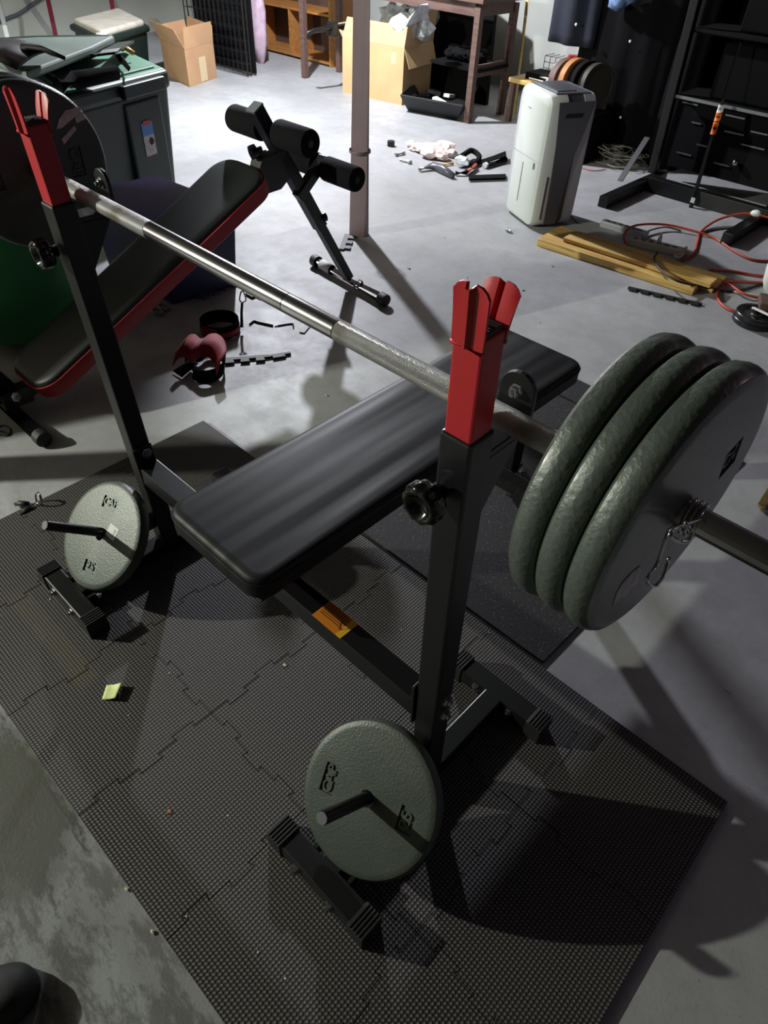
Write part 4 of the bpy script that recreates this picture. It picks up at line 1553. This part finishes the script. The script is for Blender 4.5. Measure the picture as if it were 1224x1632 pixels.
def prof_slice(v, ins):
    # outline of the cabinet seen from the front (u,z) at depth v
    pts = []
    for (u, z, r) in ((ins, .02 + ins, .02), (Wd - ins, .05, .06), (Wd - ins, HT - ins, .045), (ins, HT - ins, .03)):
        pts.append((u, z))
    return pts


g = G()
L_ = [(0.0, .022), (.012, .006), (.03, 0.0), (.10, 0.0)]
rings = []
for v, ins in L_:
    ring = []
    for (pu, pz) in rrect(Wd / 2, HT / 2 + .004, Wd - 2 * ins, HT - .008 - 2 * ins, .045, 6):
        ring.append(g.bm.verts.new(P0 + e1 * pu + e2 * v + V((0, 0, pz))))
    rings.append(ring)
for i in range(len(rings) - 1):
    for k in range(len(rings[0])):
        g.bm.faces.new((rings[i][k], rings[i][(k + 1) % len(rings[0])], rings[i + 1][(k + 1) % len(rings[0])], rings[i + 1][k]))
g.bm.faces.new(rings[0][::-1])
g.bm.faces.new(rings[-1])
obj('white_front', g, M_wplast, dh, smooth='auto')
g = G()
rings = []
for v, ins in ((.095, .003), (.10, .004), (.20, .003)):
    ring = []
    for (pu, pz) in rrect(Wd / 2, HT / 2 + .004, Wd - 2 * ins, HT - .008 - 2 * ins, .045, 6):
        ring.append(g.bm.verts.new(P0 + e1 * pu + e2 * v + V((0, 0, pz))))
    rings.append(ring)
for i in range(len(rings) - 1):
    for k in range(len(rings[0])):
        g.bm.faces.new((rings[i][k], rings[i][(k + 1) % len(rings[0])], rings[i + 1][(k + 1) % len(rings[0])], rings[i + 1][k]))
g.bm.faces.new(rings[0][::-1])
g.bm.faces.new(rings[-1])
obj('grey_middle', g, M_gplast, dh, smooth='auto')
g = G()
rings = []
for v, ins in ((.195, 0), (.255, 0), (Dp, .012)):
    ring = []
    for (pu, pz) in rrect(Wd / 2, HT / 2 + .004, Wd - 2 * ins, HT - .008 - 2 * ins, .045, 6):
        ring.append(g.bm.verts.new(P0 + e1 * pu + e2 * v + V((0, 0, pz))))
    rings.append(ring)
for i in range(len(rings) - 1):
    for k in range(len(rings[0])):
        g.bm.faces.new((rings[i][k], rings[i][(k + 1) % len(rings[0])], rings[i + 1][(k + 1) % len(rings[0])], rings[i + 1][k]))
g.bm.faces.new(rings[0][::-1])
g.bm.faces.new(rings[-1])
obj('rear_housing', g, M_lplast, dh, smooth='auto')
# control top, dark visor, curved grey side panel, details
obj('control_panel', G().hexa(dbox(.03, Wd - .03, .04, .24, HT - .006, HT + .004)), M_gplast, dh, bevel=.004)
obj('vent_grille', G().hexa(dbox(.06, Wd - .05, .06, .17, HT + .004, HT + .008)), M_steel, dh, bevel=.002)
pts = []
side = -.004
for v, z in ((.045, HT - .03), (.255, HT - .03), (.225, .48), (.185, .33), (.17, .15), (.165, .02), (.085, .02), (.08, .25), (.07, .42)):
    pts.append(P0 + e1 * side + e2 * v + V((0, 0, z)))
obj('grey_side_panel', G().prism(pts, e1 * .008), M_gplast, dh, bevel=.002)
for v, z0_, z1_ in ((.055, .05, .27),):
    obj('tank_handle_slot', G().prism([P0 + e1 * -.002 + e2 * v + V((0, 0, z0_)), P0 + e1 * -.002 + e2 * (v + .012) + V((0, 0, z0_)), P0 + e1 * -.002 + e2 * (v + .012) + V((0, 0, z1_)), P0 + e1 * -.002 + e2 * v + V((0, 0, z1_))], e1 * .004), M_gplast, dh)
obj('water_window', G().hexa(dbox(.17, .176, -.001, .01, .10, .30)), M_gplast, dh)
obj('bucket_seam', G().hexa(dbox(.02, Wd - .02, -.0008, .01, .335, .338)), M_lplast, dh)
obj('badge', G().hexa(dbox(.052, .068, -.002, .01, .295, .325)), M_gplast, dh)
obj('maker_badge', G().hexa(dbox(.18, .21, -.001, .01, .55, .557)), M_lplast, dh)
obj('visor_slot', G().prism([P0 + e1 * -.005 + e2 * .09 + V((0, 0, .545)), P0 + e1 * -.005 + e2 * .19 + V((0, 0, .545)), P0 + e1 * -.005 + e2 * .20 + V((0, 0, .565)), P0 + e1 * -.005 + e2 * .10 + V((0, 0, .565))], e1 * .004), M_knob, dh)

# ================================================================== BOARDS, POWER STRIPS, CORDS
def board(name, a, b, wd, z0, th, m, label, tilt=0.0):
    a, b = V((a[0], a[1], z0)), V((b[0], b[1], z0))
    d = (b - a).normalized()
    n_ = V((-d.y, d.x, 0))
    p = []
    for z in (0, th):
        for q, s in ((a, 0), (b, 0), (b, 1), (a, 1)):
            p.append(q + n_ * (wd * s) + V((0, 0, z + tilt * s)))
    return obj(name, G().hexa(p), m, bevel=.003, label=label, cat='board', group='loose pine boards on the floor')


board('pine_board', (-1.83, 3.165), (-.985, 3.235), .085, 0, .036, M_pine, 'narrow pine board lying in front of the wider board on the floor')
board('pine_board', (-1.86, 3.262), (-.93, 3.330), .20, 0, .020, M_pine, 'wide pine board lying flat behind the narrow board')
board('pine_board', (-1.72, 3.235), (-.935, 3.285), .09, .038, .020, M_pine, 'warped pine offcut lying on top of the other two boards', .0)


def strip(label, a, b, z0, m, wd=.05):
    a, b = V((a.x, a.y, z0)), V((b.x, b.y, z0))
    t = thing('power_strip', label, 'power strip', (a + b) / 2)
    obj('housing', G().bar(a + V((0, 0, .018)), b + V((0, 0, .018)), wd, .036), m, t, bevel=.006)
    for k in range(6):
        c_ = a.lerp(b, .12 + .14 * k)
        obj('socket', G().box(c_.x - .012, c_.x + .012, c_.y - .012, c_.y + .012, z0 + .0355, z0 + .0375), M_gplast, t)
    return t


strip('white power strip lying behind the pine boards with plugs in it', at(1000, 388, .0), at(1088, 408, .0), .0, M_strip, .055)
strip('grey power strip in the shade beside the dehumidifier', at(958, 360, 0), at(1030, 381, 0), 0, M_lplast, .05)
obj('plug', G().lathe([(0, 0), (.012, 0), (.010, .03), (.004, .05), (0, .05)], at(1050, 386, .02), (0, 0, 1), 12), M_wplast, smooth=True, label='small white plug standing behind the white power strip', cat='plug')


def cord(label, pix, r, m, cat='cord', name='extension_cord', n=6):
    pts = [at(p[0], p[1], p[2] if len(p) > 2 else r * 1.1) for p in pix]
    return obj(name, G().tube(spline(pts, n), r, 8), m, smooth=True, label=label, cat=cat)


cord('orange extension cord looping from the power strip to the right edge', [(997, 388, .02), (995, 372, .06), (1015, 359, .05), (1060, 358, .03), (1105, 368, .02), (1140, 380), (1170, 400), (1200, 414), (1240, 416)], .0065, M_cord)
cord('orange extension cord arching from behind the boards over the black foot', [(1085, 415), (1105, 405), (1112, 385), (1118, 368), (1145, 350, .03), (1180, 341, .06), (1205, 342, .07), (1240, 352, .07)], .0065, M_cord)
cord('orange extension cord running straight right from the board ends', [(1130, 430), (1165, 432), (1200, 438), (1240, 442)], .0065, M_cord)
cord('orange extension cord crossing the others beside the iron plates', [(1128, 440), (1160, 452, .02), (1185, 468, .02), (1215, 476), (1245, 482)], .0065, M_cord)
cord('short orange cord curling under the iron plates', [(1160, 452), (1144, 465), (1146, 480), (1160, 492), (1180, 498)], .0065, M_cord)
cord('dark orange cord lying flat between board ends and white bag', [(1135, 448), (1175, 449), (1205, 450), (1240, 452)], .0065, M_cord)
cord('dark green cord draped over the pine boards', [(1048, 402, .045), (1042, 415, .07), (1055, 432, .07), (1080, 448, .065), (1115, 456, .03), (1160, 464), (1190, 460), (1240, 444)], .0055, M_cordk)
cord('thin dark cord arching behind the power strips', [(1022, 384), (1030, 370, .02), (1060, 362, .02), (1085, 368)], .004, M_cordk)
cord('thin dark cord in the shadow by the right rack foot', [(1120, 372), (1140, 366), (1175, 363), (1205, 366)], .004, M_cordk)
cord('white cord looped at the end of the power strip', [(1085, 404, .02), (1094, 394, .03), (1089, 404, .02), (1075, 408, .02), (1084, 410, .02), (1093, 400, .02)], .006, M_cordw)
cord('white cord running beside the orange cords at the right edge', [(1168, 464), (1200, 470, .02), (1240, 477)], .005, M_cordw)
cord('black cord on the floor by the dehumidifier', [(905, 338), (915, 350), (922, 356)], .004, M_cordk)

# white bag at the right edge, on the floor
g = G()
g.blob(at(1229, 468) + V((0.0, 0.02, .11)), .075, .07, .125, .06, 3, 11)
obj('white_bag', g, M_white, smooth=True, label='white cloth bag at the right edge above the iron plates', cat='bag')
obj('wooden_block', G().box(-.05, .05, -.06, .06, .03, .06, Matrix.Translation(at(1222, 498, .03)) @ Matrix.Rotation(.4, 4, 'Z')), M_brown, bevel=.003, label='dark wooden block on the small iron plates', cat='block')
obj('paint_stick', G().bar(at(1200, 490, .055), at(1232, 505, .075), .012, .006), M_white, label='thin white stick across the iron plates', cat='stick')

# small iron plates
for k in range(2):
    z0 = .024 * k
    c_ = at(1197, 512, 0)
    cx2, cy2 = c_.x + .012 + .004 * k, c_.y
    t = thing('iron_plate', ('lower of the two small black iron plates stacked by the cords', 'upper of the two small black iron plates, with three slots')[k], 'weight plate', (cx2, cy2, z0), 'small iron plates at the right')
    g = G().lathe([(.014, .004), (.028, .004), (.030, .0), (.030, .004), (.068, .006), (.078, 0), (.092, 0), (.095, .004), (.095, .020), (.092, .024), (.078, .024), (.068, .016), (.034, .016), (.030, .022), (.014, .022)], (cx2, cy2, z0), (0, 0, 1), 40, closed=True)
    obj('disc', g, M_dark, t, smooth='auto')
    if k == 1:
        for q in range(3):
            a = 2 * PI * q / 3 + .5
            pts = []
            for (rr, aa) in ((.040, -.30), (.064, -.42), (.066, 0), (.064, .42), (.040, .30)):
                pts.append((cx2 + rr * math.cos(a + aa), cy2 + rr * math.sin(a + aa), z0 + .0162))
            obj('slot', G().prism(pts, (0, 0, .0006)), M_knob, t)

# stick at right edge
obj('wood_dowel', G().cyl(at(1214, 806, .014) + V((0, 0, 0)), at(1255, 740, .014), .0125, 14), M_stick, smooth=True, label='pale wooden dowel on the floor at the right edge', cat='dowel')

# ================================================================== SMALL FLOOR CLUTTER
def scrap_strip(label, a, b, wd, n_, m, amp=.3, seed=0, z=.010, curl=0.0, group=None):
    """jigsaw offcut of foam: a thin strip with tabs along one side"""
    a, b = V((a.x, a.y, 0)), V((b.x, b.y, 0))
    d = (b - a)
    L = d.length
    d.normalize()
    nn = V((-d.y, d.x, 0))
    pts = [a]
    seg_ = L / (2 * n_)
    for k in range(n_):
        s0 = seg_ * 2 * k + seg_ * .4
        pts += [a + d * s0, a + d * (s0 - .003) - nn * wd * .6, a + d * (s0 + seg_ + .003) - nn * wd * .6, a + d * (s0 + seg_)]
    pts += [b, b + nn * wd * .5, a + nn * wd * .5]
    return obj('foam_offcut', G().prism([(p.x, p.y, .0005) for p in pts], (0, 0, z)), m, label=label, cat='foam offcut', group=group or 'foam edge offcuts on the floor')


scrap_strip('curved toothed foam offcut in front of the red straps', at(355, 578), at(428, 572), .035, 3, M_rub)
scrap_strip('short toothed foam offcut at the right of the red straps', at(428, 572), at(464, 566), .025, 1, M_rub)
scrap_strip('long toothed grey foam offcut under the sit-up bench', at(318, 478), at(382, 450), .04, 4, M_grey)
scrap_strip('second toothed foam offcut beside the blue tote', at(322, 464), at(352, 436), .05, 3, M_grey)
scrap_strip('small dark foam offcut beneath the barbell', at(395, 466), at(414, 477), .04, 1, M_rub)
scrap_strip('thin toothed foam offcut leaning at the base of the column', at(548, 400), at(557, 376), .05, 3, M_grey)
scrap_strip('long black toothed foam offcut in front of the pine boards', at(1000, 461), at(1118, 488), .028, 6, M_rub)

# red strap with buckle
rs_ = thing('ankle_strap', 'red and black ankle strap with a snap hook on the floor', 'strap', at(335, 560))
g = G()
grid = []
for px, py, zz in spline([(291, 545, 0), (300, 535, 0), (312, 534, 0), (321, 541, 0), (332, 534, 0), (346, 533, 0), (358, 543, 0), (362, 560, 0)], 3):
    a_ = at(px, py, .095)
    grid.append([a_, a_ + V((.03, -.055, -.012)), a_ + V((.045, -.085, -.045))])
g.sheet(grid, .004)
obj('red_band', g, M_webr, rs_, smooth=True)
g = G()
grid = []
for px, py, zz in spline([(296, 556, 0), (306, 548, 0), (318, 556, 0), (332, 546, 0), (350, 548, 0), (360, 562, 0), (356, 578, 0), (340, 588, 0), (322, 590, 0), (308, 580, 0)], 3):
    a_ = at(px, py, .055)
    grid.append([a_, a_ + V((.012, -.022, -.045))])
g.sheet(grid, .004)
obj('black_pad', g, M_cloth, rs_, smooth=True)
c2_ = at(352, 528)
g = G().lathe([(.075, 0), (.079, 0), (.079, .055), (.075, .055)], c2_ + V((0, 0, .002)), (0, 0, 1), 28, closed=True)
obj('cuff', g, M_cloth, rs_, smooth='auto')
g = G().lathe([(.080, .008), (.0815, .008), (.0815, .030), (.080, .030)], c2_ + V((0, 0, .002)), (0, 0, 1), 28, closed=True)
obj('red_band', g, M_webr, rs_, smooth='auto')
obj('red_patch', G().box(-.035, .035, -.004, .004, 0, .035, Matrix.Translation(c2_ + V((.035, -.075, .018))) @ Matrix.Rotation(.3, 4, 'Z')), M_webr, rs_, bevel=.002)
obj('black_tail', G().sheet([[at(276, 592, .006), at(290, 602, .006)], [at(292, 582, .03), at(304, 590, .03)], [at(305, 570, .03), at(316, 580, .03)]], .004), M_cloth, rs_)
obj('black_webbing', G().sheet([[at(383, 522, .02), at(388, 522, .02)], [at(383, 498, .07), at(387, 498, .07)], [at(384, 482, .12), at(388, 482, .12)]], .003), M_cloth, rs_)
p = at(386, 474, .14)
obj('snap_hook', G().tube(spline([at(386, 482, .12), at(382, 478, .13), at(384, 466, .15), at(388, 465, .15), at(392, 478, .13), at(387, 482, .12)], 4), .003, 6), M_chrome, rs_, smooth=True)

# allen keys
obj('hex_key', G().tube(spline([at(398, 517, .004), at(405, 512, .004), at(412, 514, .004), at(435, 519, .004)], 4), .0042, 6), M_shelf, smooth=True, label='thicker black hex key on the floor, left of the pair', cat='hex key', group='two hex keys on the floor')
obj('hex_key', G().tube(spline([at(438, 520, .003), at(464, 516, .003), at(467, 518, .003), at(468, 523, .003)], 4), .003, 6), M_shelf, smooth=True, label='thinner black hex key on the floor, right of the pair', cat='hex key', group='two hex keys on the floor')
obj('white_stick', G().bar(at(481, 530, .004), at(497, 511, .004), .022, .004), M_white, label='short white plastic stick on the floor under the barbell', cat='stick')
# carabiners
for k, (px, py) in enumerate(((262, 490), (250, 497))):
    c_ = at(px, py, .006)
    obj('carabiner', G().tube([c_ + V((.035 * math.cos(a) + .01 * k, .018 * math.sin(a), .004 * k)) for a in [2 * PI * i / 16 for i in range(16)]], .004, 6, closed=True), M_steel, smooth=True,
        label=('steel carabiner on the floor under the sit-up pad', 'second steel carabiner partly under the first')[k], cat='carabiner')
obj('small_red_part', G().blob(at(176, 486, .03), .022, .016, .018, .2, 2, 3), M_webr, label='small red piece on the floor behind the upright', cat='red piece')

# loose spring clip with black grips on the mat corner
lc_ = thing('loose_spring_clip', 'spring clip with black grips lying at the left corner of the foam mat', 'spring clip', at(50, 804))
g = G()
cc_ = at(62, 800, .02)
g.tube([cc_ + V((.017 * math.cos(a), .006 * math.sin(a) + .002 * a / 6, .012 + .017 * math.sin(a))) for a in [i * PI / 8 for i in range(40)]], .002, 6)
obj('coil', g, M_chrome, lc_, smooth=True)
obj('grip', G().tube([at(24, 804, .012), at(30, 802, .014), at(46, 803, .014)], [.007, .009, .007], 10), M_rub, lc_, smooth=True)
obj('grip', G().tube([at(30, 820, .012), at(38, 815, .013), at(50, 809, .014)], [.007, .009, .007], 10), M_rub, lc_, smooth=True)
obj('wire_arm', G().tube([at(46, 803, .014), at(56, 802, .018)], .002, 6), M_chrome, lc_)
obj('wire_arm', G().tube([at(50, 809, .014), at(58, 803, .018)], .002, 6), M_chrome, lc_)
cord('thin dark wire loop on the floor at the left edge', [(-10, 683), (5, 678), (16, 684), (12, 694), (-8, 690), (2, 687), (14, 692)], .003, M_cordk, name='wire_loop', cat='wire')
# sticky note
grid = []
for i in range(6):
    u = i / 5
    l_ = at(170, 1092 + 0 * u, TT).lerp(at(163, 1116, TT), u)
    r_ = at(196, 1093, TT).lerp(at(186, 1117, TT), u)
    grid.append([l_.lerp(r_, v_ / 5) + V((0, 0, .0008 + .014 * (v_ / 5) ** 2 * (1 - .3 * u) + .003 * u)) for v_ in range(6)])
obj('sticky_note', G().sheet(grid, .0004), M_note, smooth=True, label='pale yellow-green sticky note curling on the foam mat', cat='paper note')
obj('orange_crumb', G().blob(at(270, 1293, TT + .002), .005, .004, .002, .3, 1, 3), mat('orange_crumb', (180, 110, 70), .8), label='tiny orange-brown crumb on the front of the foam mat', cat='crumb')
obj('pale_crumb', G().blob(at(454, 1060, TT + .002), .006, .0035, .002, .2, 1, 4), M_crumbs, label='small pale flake on the foam mat near the crossbar label', cat='crumb')
rnd = random.Random(9)
g = G()
for px, py in ((80, 955), (270, 1073), (205, 1140), (640, 1004), (297, 1460), (411, 1518), (363, 1300), (780, 1008), (455, 1560)):
    c_ = at(px, py, TT + .001)
    g.blob(c_, .0025, .002, .001, .3, 1, px)
obj('lint_specks', g, M_crumbs, label='scattered tiny pale specks of lint on the foam mat', cat='lint', kind='stuff')
g = G()
for px, py, s_ in ((243, 1485, .006), (201, 1417, .005), (652, 427, .012), (881, 424, .008), (834, 462, .010), (860, 513, .006), (520, 630, .006), (545, 415, .008), (708, 378, .006), (1160, 1100, .006), (1050, 640, .008), (820, 215, .006), (745, 442, .005)):
    g.blob(at(px, py, .003), s_, s_ * .6, s_ * .4, .3, 1, px)
obj('floor_grit', g, M_crumbs, label='scattered bits of grit and paper on the bare floor', cat='grit', kind='stuff')

# screws etc near the column
obj('bottle_cap', G().lathe([(0, 0), (.026, 0), (.026, .035), (0, .035)], at(623, 233), (0, 0, 1), 18), M_rub, smooth='auto', label='small black cylindrical cap standing on the floor right of the column', cat='cap')
obj('steel_fitting', G().cyl(at(630, 247, .010), at(645, 244, .010), .010, 10), M_chrome, smooth=True, label='short silver fitting on the floor, left of the clutter pile', cat='fitting')
obj('steel_fitting', G().tube([at(637, 254, .010), at(650, 257, .010), at(654, 259, .010)], [.008, .010, .016], 10), M_wplast, smooth=True, label='white screw-like fitting below the silver one', cat='fitting')
t = thing('clear_plastic_bag', 'crumpled shiny pinkish plastic bag on the floor beside black straps', 'plastic bag', at(690, 248))
g = G()
for k, (px, py, s_) in enumerate(((662, 240, .05), (676, 244, .07), (692, 247, .08), (708, 244, .08), (702, 254, .06), (684, 252, .06), (718, 250, .05), (655, 234, .04))):
    g.blob(at(px, py, .0) + V((0, 0, s_ * .45)), s_, s_ * .8, s_ * .5, .28, 2, 80 + k)
obj('bag_film', g, M_pinkp, t)
obj('clamp_handle', G().tube([at(668, 270, .015), at(690, 264, .025), at(706, 270, .025), at(722, 280, .02)], [.012, .022, .028, .018], 10), M_gplast, smooth=True, label='grey curved clamp handle in front of the plastic bag', cat='clamp')
obj('amber_rod', G().cyl(at(706, 262, .012), at(722, 260, .012), .010, 10), M_amber, smooth=True, label='small amber handle between the bag and black straps', cat='handle')
g = G()
g.tube(spline([at(728, 254, .02), at(740, 246, .05), at(752, 240, .05), at(764, 250, .03), at(755, 262, .02), at(738, 262, .02)], 5), .018, 8)
obj('black_strap_coil', g, M_shelf, smooth=True, label='coiled black strap at the middle of the floor clutter', cat='strap')
g = G().blob(at(736, 258, .03), .06, .04, .035, .25, 2, 99)
obj('grey_film', g, M_poly, label='crumpled grey film on the coiled black strap', cat='plastic film')
obj('steel_pliers', G().tube([at(726, 276, .015), at(742, 275, .02), at(758, 262, .025)], [.014, .014, .012], 8), M_shelf, smooth=True, label='black pliers with orange grip on the floor clutter', cat='pliers')
obj('orange_grip', G().cyl(at(746, 272, .03), at(758, 263, .03), .012, 10), M_cord, smooth=True, label='orange-brown grip lying on the black pliers', cat='grip')
obj('flat_black_bar', G().hexa([at(747, 287), at(806, 285), at(806, 279), at(747, 281), at(747, 285, .02), at(806, 283, .02), at(806, 277, .02), at(747, 279, .02)]), M_shelf, label='flat black bar lying in front of the clutter beside the dehumidifier', cat='bar')
obj('black_tube', G().cyl(at(775, 263, .02), at(806, 254, .02), .018, 12), M_shelf, smooth=True, label='black tube with a white end next to the dehumidifier', cat='tube')
obj('white_tube_end', G().cyl(at(772, 264, .02), at(775, 263, .02), .019, 12), M_white, label='white ring end of the black tube on the floor', cat='ring')
obj('black_belt', G().sheet([[at(760, 258, .01), at(762, 262, .01)], [at(785, 250, .03), at(787, 256, .03)], [at(806, 242, .04), at(807, 250, .04)]], .006), M_cloth, label='black belt lying across the back of the floor clutter', cat='belt')
obj('foil_scrap', G().blob(at(811, 367, .010), .020, .012, .010, .35, 2, 6), M_chrome, label='crumpled scrap of foil on the floor by the dehumidifier', cat='foil')
obj('small_white_plug', G().blob(at(1205, 340, .10), .03, .022, .018, .1, 2, 6), M_wplast, smooth=True, label='small white plug end resting on the black rack foot', cat='plug')

# dark rounded thing in the lower left corner
g = G()
c_ = at(-25, 1590, 0)
TOE = at(8, 1585, .02)
toe = thing('shoe', 'toe of a black shoe on the floor at the lower left corner', 'shoe', (c_.x, c_.y, 0))
back = V((-.55, -.84, 0)).normalized()
g = G()
for lv in (0,):
    rings = []
    for z, k in ((0.0, .93), (.006, 1.0), (.022, 1.0), (.040, .86), (.052, .6), (.056, .25)):
        ring = []
        for q in range(40):
            a = 2 * PI * q / 40
            u, v_ = math.cos(a), math.sin(a)
            L2 = .052 if u > 0 else .16
            side_ = V((-back.y, back.x, 0))
            ring.append(g.bm.verts.new(V((TOE.x, TOE.y, z)) - back * u * L2 * k + side_ * v_ * .046 * k))
        rings.append(ring)
    for i in range(5):
        for q in range(40):
            g.bm.faces.new((rings[i][q], rings[i][(q + 1) % 40], rings[i + 1][(q + 1) % 40], rings[i + 1][q]))
    g.bm.faces.new(rings[0][::-1])
    g.bm.faces.new(rings[-1])
obj('upper', g, M_blackm, toe, smooth='auto')
